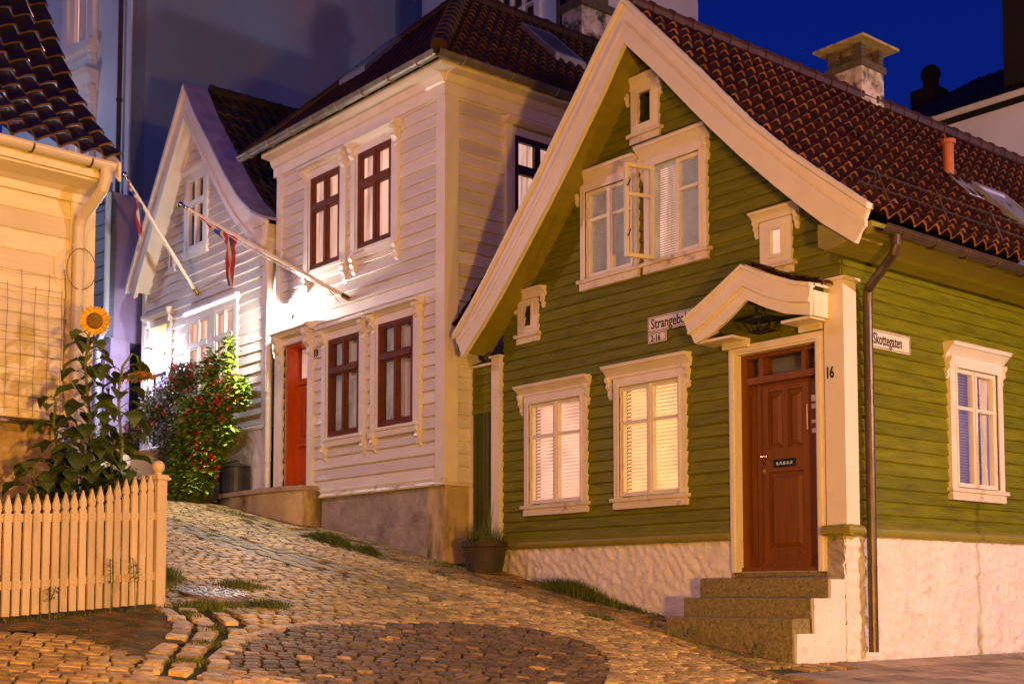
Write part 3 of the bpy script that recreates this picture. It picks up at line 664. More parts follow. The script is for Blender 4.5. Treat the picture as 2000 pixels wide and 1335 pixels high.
# canopy over the door
CO = [(-1.91, 3.90), (-1.68, 4.01), (-1.41, 4.15), (-1.03, 4.36), (-.70, 4.19), (-.36, 4.05), (-.10, 3.98)]
CI = [(-1.84, 3.73), (-1.60, 3.82), (-1.34, 3.97), (-1.02, 4.15), (-.69, 3.97), (-.40, 3.86), (-.12, 3.81)]
CJ = [(-1.76, 3.60), (-1.53, 3.66), (-1.28, 3.79), (-.99, 3.98), (-.72, 3.84), (-.46, 3.73), (-.13, 3.66)]
mb = MB(); FG.band(mb, CO, CI, .355, .41); can = mb.build('door_canopy', 'white_trim', gh)
mb = MB(); FG.band(mb, off(CI, .01), CJ, .34, .385); FG.band(mb, off(CI, .035), off(CI, -.015), .35, .425); FG.band(mb, off(CO, .02), off(CO, -.02), .33, .435)
mb.build('canopy_moulding', 'white_trim', can)
mb = MB(); FG.box(mb, -.155, -.10, .06, .355, 3.81, 3.93); FG.box(mb, -.150, -.105, .06, .34, 3.66, 3.81); mb.build('side_board', 'white_trim', can)
mb = MB(); FG.box(mb, -1.78, -1.72, .0, .34, 3.60, 3.78); mb.build('side_board', 'white_trim', can)
mb = MB(); FG.box(mb, -1.72, -1.24, 0, .34, 3.60, 3.63); FG.box(mb, -1.60, -1.24, 0, .10, 3.53, 3.60); mb.build('canopy_soffit', 'white_trim', can)
mb = MB(); FG.box(mb, -.55, -.155, 0, .34, 3.64, 3.67); FG.box(mb, -.52, -.22, 0, .08, 3.57, 3.64); mb.build('canopy_soffit', 'white_trim', can)
mb = MB(); FG.band(mb, off(CO, .03), off(CO, .0), 0, .35); mb.build('canopy_roof', 'white_trim', can)
for pr_ in ([(-1.03, 4.42), (-.70, 4.25), (-.36, 4.11), (-.06, 4.03)], [(-1.03, 4.42), (-1.41, 4.20), (-1.68, 4.06), (-1.94, 3.95)]):
    mb = pantile(lambda s, o, z: V((o, -.32 + s, z)), .32, pr_, .16, .22, .020, lift=.02); mb.build('canopy_tiles', 'tile_red', can)
# caged lantern under the canopy
mb = MB(); lc = V((-.89, -.21, 3.755)); R1, R2, H = (.20, .11), (.13, .07), .13
mb.tube([lc, lc + V((0, 0, .45))], .012, 6)
T = [lc + V((sx_ * R1[0], sy_ * R1[1], 0)) for sx_, sy_ in ((-1, -1), (1, -1), (1, 1), (-1, 1))]; Bt = [lc + V((sx_ * R2[0], sy_ * R2[1], -H)) for sx_, sy_ in ((-1, -1), (1, -1), (1, 1), (-1, 1))]
for i in range(4):
    mb.tube([T[i], T[(i + 1) % 4]], .010, 6); mb.tube([Bt[i], Bt[(i + 1) % 4]], .009, 6); mb.tube([T[i], Bt[i]], .008, 6)
    mb.tube([(T[i] + T[(i + 1) % 4]) / 2, (Bt[i] + Bt[(i + 1) % 4]) / 2], .006, 6)
mb.tube([Bt[0], Bt[2]], .006, 6); mb.tube([Bt[1], Bt[3]], .006, 6); mb.box(lc.x - .17, lc.x + .17, lc.y - .11, lc.y + .11, 3.755, 3.77)
mb.build('lantern', 'black_iron', can)

# ------------------------------------------------------------------ steps
st = thing('stone_steps', (-.9, -.45, 0), 'three worn stone steps with a white side wall below the brown door', 'steps')
for (yf, z0, z1, x0) in ((-.90, -.10, .455, -1.76), (-.60, .30, .665, -1.77), (-.30, .55, .885, -1.79)):
    mb = MB(); x1 = -.02; n = 26; vs = []; fs = []
    prof = [(yf - .0, z0), (yf - .0, z1 - .025), (yf + .012, z1 - .006), (yf + .04, z1), (-.02, z1)]
    for i in range(n + 1):
        x = x0 + (x1 - x0) * i / n
        for (y, z) in prof: j = .006 * noise.noise(V((x * 6, y * 6, z * 6))); vs.append(V((x, y + j, z + j * .7)))
    m_ = len(prof)
    for i in range(n):
        for k in range(m_ - 1): fs.append((i * m_ + k, (i + 1) * m_ + k, (i + 1) * m_ + k + 1, i * m_ + k + 1))
    vs += [V((x0, -.02, z0)), V((x1, -.02, z0))]; a_ = len(vs) - 2
    fs.append((a_, 0, 1, 2, 3, 4)); fs.append((a_ + 1, n * m_ + 4, n * m_ + 3, n * m_ + 2, n * m_ + 1, n * m_))
    mb.add(vs, fs); mb.build('step', 'step_stone', st)
mb = MB(); mb.box(-1.5, -.26, -.02, .26, .885, .95); mb.build('threshold', 'step_stone', st)
# stepped cheek wall, set proud of the step ends
mb = rough(Fr((0, 0, 0), (0, 1), (1, 0)), -.88, .0, lambda a: -.1, .40, .015, .03, .010, 6, 21)
mb.v = [(x, y, z) for x, y, z in mb.v]; ck = MB(); ck.smooth = True
for (y0, y1, z1) in ((-.87, -.58, .30), (-.58, -.29, .66), (-.29, .0, .86)):
    q = rough(Fr((0, 0, 0), (0, 1), (1, 0)), y0, y1, lambda a: .02, z1, .012, .03, .008, 6, 21); ck.add(q.v, q.f)
    ck.add([V((.012, y0, -.1)), V((-.04, y0, -.1)), V((-.04, y0, z1)), V((.012, y0, z1))], [(0, 1, 2, 3)])
    ck.add([V((.012, y0, z1)), V((-.04, y0, z1)), V((-.04, y1, z1)), V((.012, y1, z1))], [(0, 1, 2, 3)])
ck.build('cheek_wall', 'plaster_white', st)

# ------------------------------------------------------------------ street signs
def sign(fr, a0, a1, z0, z1, b, txt, size, label, xs, ta, tz):
    mb = MB(); fr.box(mb, a0, a1, b, b + .012, z0, z1)
    o = mb.build('street_sign', 'sign_white'); tag(o, label, 'sign')
    m2 = MB(); t = .006; e = .012
    for q in ((a0 + e, a1 - e, z0 + e, z0 + e + t), (a0 + e, a1 - e, z1 - e - t, z1 - e), (a0 + e, a0 + e + t, z0 + e + t, z1 - e - t), (a1 - e - t, a1 - e, z0 + e + t, z1 - e - t)):
        fr.box(m2, q[0], q[1], b + .011, b + .0145, q[2], q[3])
    m2.build('border', 'sign_black', o)
    text_mesh(txt, size, fr, ta, b + .013, tz, xs, .0015, .003, parent=o)
    return o
sign(FG, -2.84, -1.62, 3.935, 4.125, .034, 'Strangebakken', .178, 'long white street sign reading Strangebakken half hidden by the door canopy', .80, -2.785, 3.975)
sign(FG, -2.84, -2.53, 3.80, 3.925, .034, '2-16', .105, 'small white number plate reading 2-16 under the Strangebakken sign', .85, -2.79, 3.825)
sign(FS, .44, 1.21, 3.395, 3.60, .034, 'Skottegaten', .175, 'white street sign reading Skottegaten on the side wall by the downpipe', .66, .50, 3.445)

# ================================================================== GATE between the houses
gt_ = thing('side_gate', (-6.2, 0, 1.2), 'dark green boarded gate with white post between the green and white houses', 'gate')
FGt = Fr((0, .02, 0), (1, 0), (0, -1))
mb = MB()
a = -6.44
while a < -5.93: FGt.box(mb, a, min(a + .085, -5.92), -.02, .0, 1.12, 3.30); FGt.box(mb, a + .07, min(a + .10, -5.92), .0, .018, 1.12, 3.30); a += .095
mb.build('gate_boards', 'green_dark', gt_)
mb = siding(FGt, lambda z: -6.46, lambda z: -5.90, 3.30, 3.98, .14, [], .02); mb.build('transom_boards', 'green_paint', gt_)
mb = MB(); FGt.box(mb, -6.47, -5.9, -.02, .07, 3.98, 4.01); FGt.box(mb, -5.90, -5.72, -.05, .10, 1.0, 4.05); FGt.box(mb, -5.93, -5.69, -.05, .13, 4.05, 4.08); FGt.box(mb, -6.48, -6.44, -.02, .05, 1.2, 3.98)
mb.build('gate_post', 'white_trim', gt_)
mb = MB(); mb.sphere((-6.02, -.02, 4.10), .075, 10); mb.build('ball', 'metal_brown', gt_)

# ================================================================== WHITE HOUSE
YW = -.46
FW = Fr((0, YW, 0), (1, 0), (0, -1)); FWS = Fr((-6.49, 0, 0), (0, 1), (1, 0))
wh = thing('white_house', (-9, YW, 1.5), 'white weatherboarded house with dark red windows and hipped tiled roof', 'house')
h1, h2 = [], []
W1 = [(-9.58, -8.66, 3.24, 4.82, 'dark'), (-8.13, -7.20, 3.26, 4.84, 'dark'), (-10.19, -9.27, 6.09, 7.64, 'lit'), (-8.74, -7.80, 6.15, 7.68, 'lit')]
for i, (a0, a1, z0, z1, f) in enumerate(W1):
    wn = window(wh, FW, a0, a1, z0, z1, 'red', 'dark' if f == 'dark' else 'room', frame='red_frame', cw=.06, holes=h1, trans=.33,
                label=['lower left window, unlit', 'lower right window, unlit with curtains', 'upper left window, lit pink', 'upper right window, lit pink'][i])
    mb = MB()
    for a in (a0 - .13, a1 + .13): FW.box(mb, a - .06, a + .06, 0, .075, z0 - .30, z1 + .10)
    FW.box(mb, a0 - .07, a1 + .07, 0, .07, z1 + .0, z1 + .13)
    for a in (a0 - .13, a1 + .13): console(FW, mb, a, .10, z1 + .16, .36, .17); console(FW, mb, a, .08, z0 - .10, .30, .13)
    FW.profile(mb, [(0, z1 + .13), (.10, z1 + .13), (.14, z1 + .17), (.20, z1 + .18), (.20, z1 + .22), (0, z1 + .26)], a0 - .22, a1 + .22)
    mb.build('cornice', 'white_trim', wn)
    if f == 'lit':
        mb = MB(); FW.box(mb, a0, a1, -.30, -.29, z0, z1); mb.build('room', 'glow_room', wn)
        curtain(FW, a0 + .03, a0 + .47, z0 + .02, z1 - .02, -.10, .012, .11).build('curtain', 'glow_curtain', wn)
        curtain(FW, a1 - .33, a1 - .06, z0 + .02, z1 - .02, -.12, .02, .09, .5).build('curtain', 'glow_curtain', wn)
        mb = MB(); FW.box(mb, a1 - .25, a1 - .03, -.28, -.2, z0, z0 + .75); mb.build('cupboard', 'glow_wood', wn)
    else:
        curtain(FW, a0 + .02, a1 - .02, z0 + .02, z1 - .02, -.10, .015, .1).build('curtain', 'curtain_grey_glow', wn)
        if i == 1: curtain(FW, a0 + .5, a1 - .02, z0 + .02, z1 - .05, -.055, .015, .1, .25).build('curtain', 'curtain_white', wn)
        else: curtain(FW, a0 + .52, a1 - .03, z0 + .9, z1 - .03, -.055, .015, .08).build('curtain', 'curtain_white', wn)
        mb = MB(); FW.box(mb, a0 + .05, a1 - .05, -.07, -.03, z0, z0 + .02)
        for k in range(3): mb.lathe(FW.P(a0 + .2 + k * .27, -.045, z0 + .02), [(.015, 0), (.022, .06), (.018, .12), (.01, .15)], 10)
        mb.build('ledge', 'curtain_white', wn)
# door (deep reveal)
d0, d1 = -11.02, -10.24
h1.append((d0 - .04, d1 + .04, 2.3, 5.0))
mb = MB(); FW.box(mb, d0, d0 + .03, -.27, -.0, 2.4, 4.95); FW.box(mb, d1 - .03, d1, -.27, 0, 2.4, 4.95); FW.box(mb, d0, d1, -.27, 0, 4.92, 4.95); FW.box(mb, d0, d1, -.32, -.27, 2.4, 4.95)
FW.box(mb, d0 + .03, d1 - .03, -.27, -.18, 4.28, 4.36); FW.box(mb, d0 + .03, d1 - .03, -.27, -.22, 2.5, 4.28)
FW.box(mb, d0 + .1, d1 - .1, -.22, -.205, 2.62, 3.15); FW.box(mb, d0 + .1, d1 - .1, -.22, -.205, 3.4, 4.15)
for k in range(4): FW.box(mb, d0 + .16 + k * .13, d0 + .18 + k * .13, -.206, -.195, 3.42, 4.12)
FW.profile(mb, [(-.22, 3.2), (-.16, 3.22), (-.16, 3.26), (-.22, 3.30)], d0 + .08, d1 - .08)
dr = mb.build('door', 'red_door', wh); dr['label'] = 'bright red front door in a deep reveal'
g = MB(); FW.box(g, d0 + .1, d1 - .1, -.25, -.245, 4.4, 4.9); g.build('pane', 'glow_curtain', dr)
g = MB(); g.tube([FW.P(d1 - .14, -.205, 3.32), FW.P(d1 - .14, -.14, 3.32), FW.P(d1 - .24, -.135, 3.32)], .012, 8); FW.box(g, d0 + .25, d1 - .22, -.205, -.19, 3.28, 3.36); g.build('handle', 'brass', dr)
mb = MB()
for a in (d0 - .12, d1 + .10): FW.box(mb, a - .08, a + .08, 0, .07, 2.45, 4.98); console(FW, mb, a, .12, 5.10, .5, .22)
FW.box(mb, d0 - .05, d1 + .05, 0, .06, 4.95, 5.08); FW.profile(mb, [(0, 5.08), (.16, 5.08), (.2, 5.12), (.26, 5.14), (.26, 5.18), (0, 5.24)], d0 - .24, d1 + .24)
mb.build('door_frame', 'white_trim', wh)
text_mesh('13', .17, FW, -10.05, .035, 4.62, .8, .006, .005, 'house_number', 'sign_black', wh)
mb = siding(FW, lambda z: -11.30, lambda z: -6.50, 2.36, 8.0, .186, h1, .038); mb.build('wall', 'white_paint', wh)
wn = window(wh, FWS, .80, 1.74, 6.12, 7.66, 'red', 'room', frame='dark_frame', cw=.06, holes=h2, label='side window with a dark frame, lit pink')
curtain(FWS, .84, 1.25, 6.14, 7.62, -.1, .012, .1).build('curtain', 'glow_curtain', wn)
curtain(FWS, 1.42, 1.72, 6.14, 7.62, -.12, .02, .1, .4).build('curtain', 'glow_curtain', wn)
mb = MB()
for a in (.68, 1.87): FWS.box(mb, a - .06, a + .06, 0, .09, 5.85, 7.86)
FWS.profile(mb, [(0, 7.8), (.12, 7.8), (.2, 7.86), (.2, 7.9), (0, 7.92)], .58, 1.97); mb.build('cornice', 'white_trim', wn)
mb = siding(FWS, lambda z: YW, lambda z: 7.0, 2.36, 8.0, .186, h2, .038); mb.build('wall', 'white_paint', wh)
mb = MB()  # corner boards, frieze, eaves box
FW.box(mb, -6.66, -6.44, -.20, .052, 2.30, 8.0); mb.build('corner_board', 'white_trim', wh); mb = MB(); FW.box(mb, -11.34, -11.18, -.1, .055, 2.5, 8.0)
mb.build('corner_board', 'white_trim', wh)
mb = MB()
fpr = [(0, 7.98), (.06, 7.98), (.065, 8.14), (.10, 8.16), (.14, 8.26), (.30, 8.28), (.31, 8.36), (0, 8.40)]
FW.profile(mb, fpr, -11.45, -6.49 + .06); FWS.profile(mb, [(b - .002 if b else 0, z) for b, z in fpr], YW - .06, 7.0)
mb.box(-6.49, -6.18, YW - .31, YW + .0, 8.28, 8.36)
mb.build('frieze', 'white_trim', wh)
mb = MB(); FW.profile(mb, [(0, 2.26), (.07, 2.26), (.075, 2.285), (.03, 2.33), (.03, 2.36), (0, 2.36)], -9.83, -6.42); FWS.profile(mb, [(0, 2.26), (.07, 2.26), (.075, 2.285), (.03, 2.33), (.03, 2.36), (0, 2.36)], YW - .07, 0)
mb.build('water_board', 'weathered_trim', wh)
mb = rough(FW, -9.83, -6.50, lambda a: gz(a) - .05, 2.27, .0, .035, .014, 6, 31); mb.build('plinth', 'plaster_grey', wh)
mb = MB(); FWS.box(mb, YW - .01, .02, -.4, .015, 1.0, 2.27); mb.build('plinth', 'plaster_ochre', wh)
mb = MB(); mb.box(-11.30, -9.83, YW + .01, YW + .3, 1.5, 2.42); mb.build('plinth', 'plaster_grey', wh)
mb = MB(); mb.box(-11.3, -6.95, YW + .6, 6.9, 1.2, 8.3); mb.build('core', 'room_dark', wh)
# roof
EX0, EX1, EY, EZ, PX, PY, PZ = -11.95, -6.15, -.86, 8.42, -9.0, 1.75, 11.05
mb = pantile(lambda s, o, z: V((EX0 + s, o, z)), EX1 - EX0, [(PY, PZ), (EY, EZ)], .205, .30, .034, lift=.045, clip=lambda u: ((PX - EX0) * (1 - u), (EX1 - EX0) - (EX1 - PX) * (1 - u)), seed=4)
rw = mb.build('roof', 'tile_brown', wh)
mb = pantile(lambda s, o, z: V((o, EY + s, z)), 8.0, [(PX, PZ), (EX1, EZ)], .205, .30, .034, lift=.045, clip=lambda u: ((PY - EY) * (1 - u), 8.0), seed=5); mb.build('roof', 'tile_brown', wh)
mb = pantile(lambda s, o, z: V((o, EY + s, z)), 8.0, [(PX, PZ), (EX0, EZ)], .205, .30, .034, lift=.045, clip=lambda u: ((PY - EY) * (1 - u), 8.0), seed=6); mb.build('roof', 'tile_brown', wh)
mb = MB(); ridge(mb, (PX, PY, PZ + .06), (EX1 - .06, EY + .06, EZ + .10), .13, seg=.33); ridge(mb, (PX, PY, PZ + .06), (EX0, EY, EZ + .04), .07); ridge(mb, (PX, PY, PZ + .04), (PX, 7.1, PZ + .04), .12); mb.build('ridge_tiles', 'tile_brown', rw)
mb = MB(); gz_ = EZ - .03; g0, g1, g2 = V((EX0, EY - .05, gz_)), V((EX1 + .05, EY - .05, gz_)), V((EX1 + .05, 7.1, gz_))
half_gutter(mb, g0, g1, .08); half_gutter(mb, g1, g2, .08); gw = mb.build('gutter', 'metal_grey', wh)
gutter_rings('lead', gw, g0, g1, .087, .72); gutter_rings('lead', gw, g1, g2, .087, .9)
# roof windows and chimney
def rz_front(y): return EZ + (PZ - EZ) * (y - EY) / (PY - EY)
def rz_side(x): return EZ + (PZ - EZ) * (EX1 - x) / (EX1 - PX)
mb = MB(); mb.hexa([V((x, y, rz_front(y) + dz)) for dz in (.03, .13) for x, y in ((-10.55, .25), (-9.75, .25), (-9.75, 1.15), (-10.55, 1.15))]); o = mb.build('skylight', 'lead', wh)
mb = MB(); mb.hexa([V((x, y, rz_front(y) + dz)) for dz in (.12, .14) for x, y in ((-10.48, .33), (-9.82, .33), (-9.82, 1.07), (-10.48, 1.07))]); mb.build('pane', 'blue_board', o)
mb = MB(); mb.hexa([V((x, y, rz_side(x) + dz)) for dz in (.03, .16) for x, y in ((-8.35, 2.55), (-7.45, 2.55), (-7.45, 3.25), (-8.35, 3.25))]); o = mb.build('skylight', 'lead', wh)
mb = MB(); mb.hexa([V((x, y, rz_side(x) + dz)) for dz in (.15, .17) for x, y in ((-8.28, 2.62), (-7.52, 2.62), (-7.52, 3.18), (-8.28, 3.18))]); mb.build('pane', 'window_dark', o)
mb = MB(); mb.box(-9.5, -8.95, 4.55, 5.35, 10.2, 11.75); cw_ = mb.build('chimney', 'stucco_worn', wh)
mb = MB(); mb.box(-9.56, -8.89, 4.49, 5.41, 11.75, 11.9); mb.box(-9.45, -9.0, 4.6, 5.3, 11.9, 12.3); mb.build('chimney_cap', 'chimney_brick', cw_)
mb = MB(); mb.tube([(-7.0, .4, rz_side(-7.0) + .22), (-7.0, 1.6, rz_side(-7.0) + .22)], .01, 6); mb.tube([(-7.0, 1.0, rz_side(-7)), (-7.0, 1.0, rz_side(-7) + .22)], .01, 6); mb.build('snow_guard', 'black_iron', wh)

# landing before the red door
mb = MB(); top = []; 
outl = [(-9.84, YW - .02), (-9.84, -.80), (-10.2, -.93), (-10.9, -1.0), (-11.8, -1.0), (-12.4, -.94), (-12.85, -.80), (-13.0, -.60), (-13.0, YW + .05)]
n = len(outl)
vs = [V((x, y, 2.38)) for x, y in outl] + [V((x, y, 1.5)) for x, y in outl]
mb.add(vs, [tuple(range(n))[::-1]] + [(i, i + 1, i + 1 + n, i + n) for i in range(n - 1)])
land = mb.build('stone_landing', 'plaster_ochre'); tag(land, 'rounded rendered landing in front of the red door', 'landing')
mb = MB(); o2 = [(x, y - .04) for x, y in outl]
vs = [V((x, y, 2.46)) for x, y in o2] + [V((x, y, 2.385)) for x, y in o2]
mb.add(vs, [tuple(range(n))[::-1], tuple(range(n, 2 * n))] + [(i, i + 1, i + 1 + n, i + n) for i in range(n - 1)])
mb.build('stone_slab', 'slab', land)

# ================================================================== SMALL WHITE GABLED HOUSE
Y3 = -.40
F3 = Fr((0, Y3, 0), (1, 0), (0, -1))
h3 = thing('gabled_house', (-14.4, Y3, 2.6), 'small white weatherboarded house with steep gable left of the white house', 'house')
hh = []
O3R = [(-14.57, 10.55), (-14.06, 9.83), (-13.33, 8.97), (-12.76, 8.28), (-12.24, 7.74), (-11.74, 7.36), (-11.30, 7.16)]
I3R = [(-14.57, 9.95), (-14.10, 9.35), (-13.40, 8.50), (-12.85, 7.85), (-12.36, 7.35), (-11.84, 6.95), (-11.40, 6.75)]
O3L = [(-14.57, 10.55), (-15.57, 9.18), (-16.40, 8.05), (-17.14, 7.03)]
I3L = [(-14.57, 9.95), (-15.25, 9.00), (-16.05, 7.85), (-16.78, 6.80)]
z3r = sorted([(z, a) for a, z in O3R]); z3l = sorted([(z, a) for a, z in O3L])
l3 = lambda z: max(-17.0, interp(z3l, z + .2)) if z > 6.6 else -17.0
r3 = lambda z: min(-11.80, interp(z3r, z + .2)) if z > 6.6 else -11.80
W3 = [(-15.0, -14.25, 7.42, 8.85, 'dark'), (-14.85, -13.98, 4.55, 6.02, 'lit'), (-13.72, -12.98, 4.55, 6.02, 'lit')]
for i, (a0, a1, z0, z1, f) in enumerate(W3):
    wn = window(h3, F3, a0, a1, z0, z1, 'red', 'dark' if i == 0 else 'room', cw=.12, holes=hh, trans=.36, frame='white_trim',
                label=['attic window, unlit', 'lower left window, lit', 'lower right window, lit'][i])
    mb = MB(); F3.profile(mb, [(0, z1 + .1), (.07, z1 + .1), (.12, z1 + .16), (.12, z1 + .20), (0, z1 + .22)], a0 - .16, a1 + .16); mb.build('cornice', 'white_trim', wn)
    if i:
        mb = MB(); F3.box(mb, a0, a1, -.3, -.29, z0, z1); mb.build('room', 'glow_pink', wn)
        curtain(F3, a0 + .03, a0 + .38, z0 + .02, z1 - .02, -.1, .012, .1).build('curtain', 'glow_curtain', wn)
        mb = MB(); F3.box(mb, a1 - .2, a1 - .05, -.28, -.2, z0, z0 + .8); mb.build('shelf', 'glow_wood', wn)
    else: curtain(F3, a0 + .03, a0 + .3, z0 + .02, z1 - .02, -.1, .02, .09).build('curtain', 'curtain_white', wn)
d0, d1 = -16.62, -15.82; hh.append((d0, d1, 2.5, 6.15))
mb = MB(); F3.box(mb, d0, d1, -.12, -.08, 2.6, 5.25); F3.box(mb, d0, d1, -.12, -.02, 5.2, 5.32)
for q0, q1, r0, r1 in ((d0 + .1, d0 + .35, 3.9, 5.0), (d1 - .35, d1 - .1, 3.9, 5.0), (d0 + .1, d0 + .35, 2.9, 3.7), (d1 - .35, d1 - .1, 2.9, 3.7)): F3.box(mb, q0, q1, -.09, -.06, r0, r1)
dd = mb.build('door', 'lilac_paint', h3); dd['label'] = 'pale lilac front door below a yellow lit fanlight'
niche(F3, d0, d1, 5.32, 6.15, -.3, -.01).build('fanlight', 'glow_yellow', dd)
mb = MB(); 
for a in (d0 + .27, d0 + .54): F3.box(mb, a - .02, a + .02, -.1, -.05, 5.32, 6.15)
mb.build('glazing_bar', 'white_trim', dd)
mb = MB()
for a in (d0 - .1, d1 + .1): F3.box(mb, a - .09, a + .09, 0, .06, 2.6, 6.25); console(F3, mb, a, .12, 6.35, .3, .14)
F3.box(mb, d0 - .01, d1 + .01, 0, .055, 6.15, 6.3); F3.profile(mb, [(0, 6.3), (.12, 6.3), (.18, 6.36), (.18, 6.42), (0, 6.46)], d0 - .22, d1 + .22); mb.build('door_frame', 'white_trim', h3)
hh.append((-15.78, -15.66, 7.26, 7.52))
mb = MB(); F3.box(mb, -15.80, -15.64, -.1, -.06, 7.2, 7.6); o = mb.build('vent_window', 'window_dark', h3)
mb = MB(); sash(F3, mb, -15.85, -15.59, 7.20, 7.60, 0, .05, .07); F3.box(mb, -15.93, -15.5, 0, .08, 7.13, 7.2); mb.build('casing', 'white_trim', o)
mb = siding(F3, l3, r3, 3.70, 10.4, .19, hh, .038); mb.build('wall', 'white_paint', h3)
mb = MB(); F3.box(mb, -11.92, -11.72, -.1, .055, 3.66, 7.0); mb.build('corner_board', 'white_trim', h3); mb = MB(); F3.box(mb, -17.05, -16.9, -.1, .055, 3.66, 7.0); mb.build('corner_board', 'white_trim', h3)
mb = MB(); F3.band(mb, O3R, I3R, .28, .33); F3.band(mb, I3L, O3L, .28, .33); mb.build('bargeboard', 'white_trim', h3)
mb = MB(); F3.band(mb, off(I3R, .10), off(I3R, -.03), .32, .37); F3.band(mb, off(I3L, -.03), off(I3L, .10), .32, .37); F3.band(mb, off(O3L, -.10), off(O3L, .04), .30, .40); F3.band(mb, off(O3R, .02), off(O3R, -.05), .30, .37)
mb.build('bargeboard_moulding', 'white_trim', h3)
mb = MB(); F3.band(mb, off(O3R, .07), off(O3R, .025), -.12, .40); mb.build('flashing', 'purple_flash', h3)
mb = MB(); F3.band(mb, off(I3L, .10), off(I3L, .15), 0, .29); F3.band(mb, off(I3R, .15), off(I3R, .10), 0, .29); mb.build('soffit', 'white_trim', h3)
mb = rough(F3, -17.0, -11.78, lambda a: 2.2, 3.68, .05, .05, .02, 4, 41); mb.build('plinth', 'plaster_white', h3)
mb = MB(); F3.profile(mb, [(0, 3.62), (.09, 3.62), (.09, 3.66), (.03, 3.70), (0, 3.70)], -17, -11.75); mb.build('water_board', 'white_trim', h3)
P3 = [(-14.57, 10.58), (-14.06, 9.87), (-13.33, 9.01), (-12.76, 8.32), (-12.24, 7.78), (-11.74, 7.40), (-11.34, 7.2)]
mb = pantile(lambda s, o, z: V((o, Y3 + .12 + s, z)), 7.0, P3, .23, .34, .028, seed=9); r3_ = mb.build('roof', 'tile_dark', h3)
mb = pantile(lambda s, o, z: V((-29.14 - o, Y3 - .3 + s, z)), 7.4, [(-14.57, 10.58), (-12.0, 7.05)], .23, .34, .028, seed=10); mb.build('roof', 'tile_dark', h3)
mb = MB(); ridge(mb, (-14.57, Y3 + .2, 10.6), (-14.57, 6.6, 10.6), .11); mb.build('ridge_tiles', 'tile_dark', r3_)
mb = MB(); mb.box(-16.9, -11.82, Y3 + .6, 6.5, 2, 7.0); mb.build('core', 'room_dark', h3)
mb = MB(); F3.box(mb, -11.72, -11.42, -.3, .34, 6.72, 7.10); F3.box(mb, -11.74, -11.40, -.3, .36, 7.10, 7.15); mb.tube([F3.P(-11.56, .12, 6.72), F3.P(-11.56, .12, 6.3), F3.P(-11.50, .14, 6.0), F3.P(-11.50, .14, 2.5)], [.14, .10, .055, .055], 12)
for z in (5.6, 4.2, 3.0): mb.tube([F3.P(-11.50, .14, z), F3.P(-11.50, .14, z + .04)], .065, 12)
F3.box(mb, -11.72, -11.62, .0, .10, 3.2, 6.7)
mb.build('downpipe', 'pipe_white', h3)

# ================================================================== LEFT HOUSE (turned a few degrees)
lo = V((-5.1, -6.19, 0)); FL = Fr(lo, (-.0922, .9957), (.9957, .0922))
lh = thing('cream_house', (-5.1, -6.19, .8), 'cream weatherboarded house with glazed dark roof tiles at the left edge', 'house')
mb = siding(FL, lambda z: -5.0, lambda z: -.14, 2.50, 4.98, .215, [], .02); mb.build('wall', 'cream_paint', lh)
mb = MB(); FL.box(mb, -.30, -.02, -.2, .035, 2.50, 4.86); mb.build('corner_board', 'cream_paint', lh)
mb = MB(); FL.profile(mb, [(0, 4.84), (.06, 4.84), (.08, 4.92), (.16, 4.96), (.42, 4.99), (.44, 5.06), (0, 5.15)], -5, -.10); FL.profile(mb, [(.44, 5.01), (.47, 5.01), (.47, 5.20), (.44, 5.20)], -5, -.06)
mb.build('eaves', 'cream_paint', lh)
mb = MB(); FL.profile(mb, [(0, 2.44), (.06, 2.44), (.06, 2.47), (0, 2.51)], -5, .03); mb.build('water_board', 'metal_brown', lh)
mb = MB(); FL.box(mb, -5, -.42, -.6, -.10, .3, 2.45); FL.box(mb, -.42, -.36, -.6, -.05, .3, 2.45); mb.build('plinth', 'plaster_ochre', lh)
mb = MB(); FL.box(mb, -5, .0, -4.0, -.62, .3, 5.0); mb.build('core', 'cream_paint', lh)
LP = [(-2.4, 9.3), (-1.40, 7.62), (-1.12, 7.14), (-.84, 6.70), (-.52, 6.25), (-.20, 5.90), (.10, 5.61), (.36, 5.38), (.56, 5.22)]
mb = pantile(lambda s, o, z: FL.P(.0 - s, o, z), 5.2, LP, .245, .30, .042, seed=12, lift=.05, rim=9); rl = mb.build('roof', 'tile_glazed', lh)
FV = Fr(FL.P(-.01, 0, 0), (.9957, .0922), (-.0922, .9957))
mb = MB(); FV.band(mb, off(LP, -.02), off(LP, -.22), -.03, .0); mb.build('verge_board', 'cream_paint', lh)
mb = MB(); half_gutter(mb, FL.P(-5, .54, 5.16), FL.P(-.09, .54, 5.16), .07); gl = mb.build('gutter', 'pipe_white', lh)
gutter_rings('metal_brown', gl, FL.P(-5, .54, 5.16), FL.P(-.09, .54, 5.16), .077, .62)
mb = MB(); mb.tube([FL.P(-.17, .54, 5.12), FL.P(-.17, .54, 5.0), FL.P(-.18, .50, 4.90), FL.P(-.23, .16, 4.66), FL.P(-.235, .10, 4.56), FL.P(-.235, .10, .8)], .058, 16)
for z in (4.35, 3.4, 2.2): mb.tube([FL.P(-.235, .10, z), FL.P(-.235, .10, z + .03)], .066, 14)
mb.build('downpipe', 'pipe_white', lh)
mb = MB(); mb.tube([FL.P(-.235 + .16 * cos(t), .17 + .02 * sin(t), 4.12 + .20 * sin(t) + (0 if sin(t) > 0 else -.03)) for t in [i * .35 for i in range(19)]], .006, 6)
mb.tube([FL.P(-.36, .05, 4.1), FL.P(-.34, .05, 3.85), FL.P(-.35, .04, 3.6), FL.P(-.34, .04, 2.6)], .005, 6); mb.build('cable', 'wire_dark', lh)
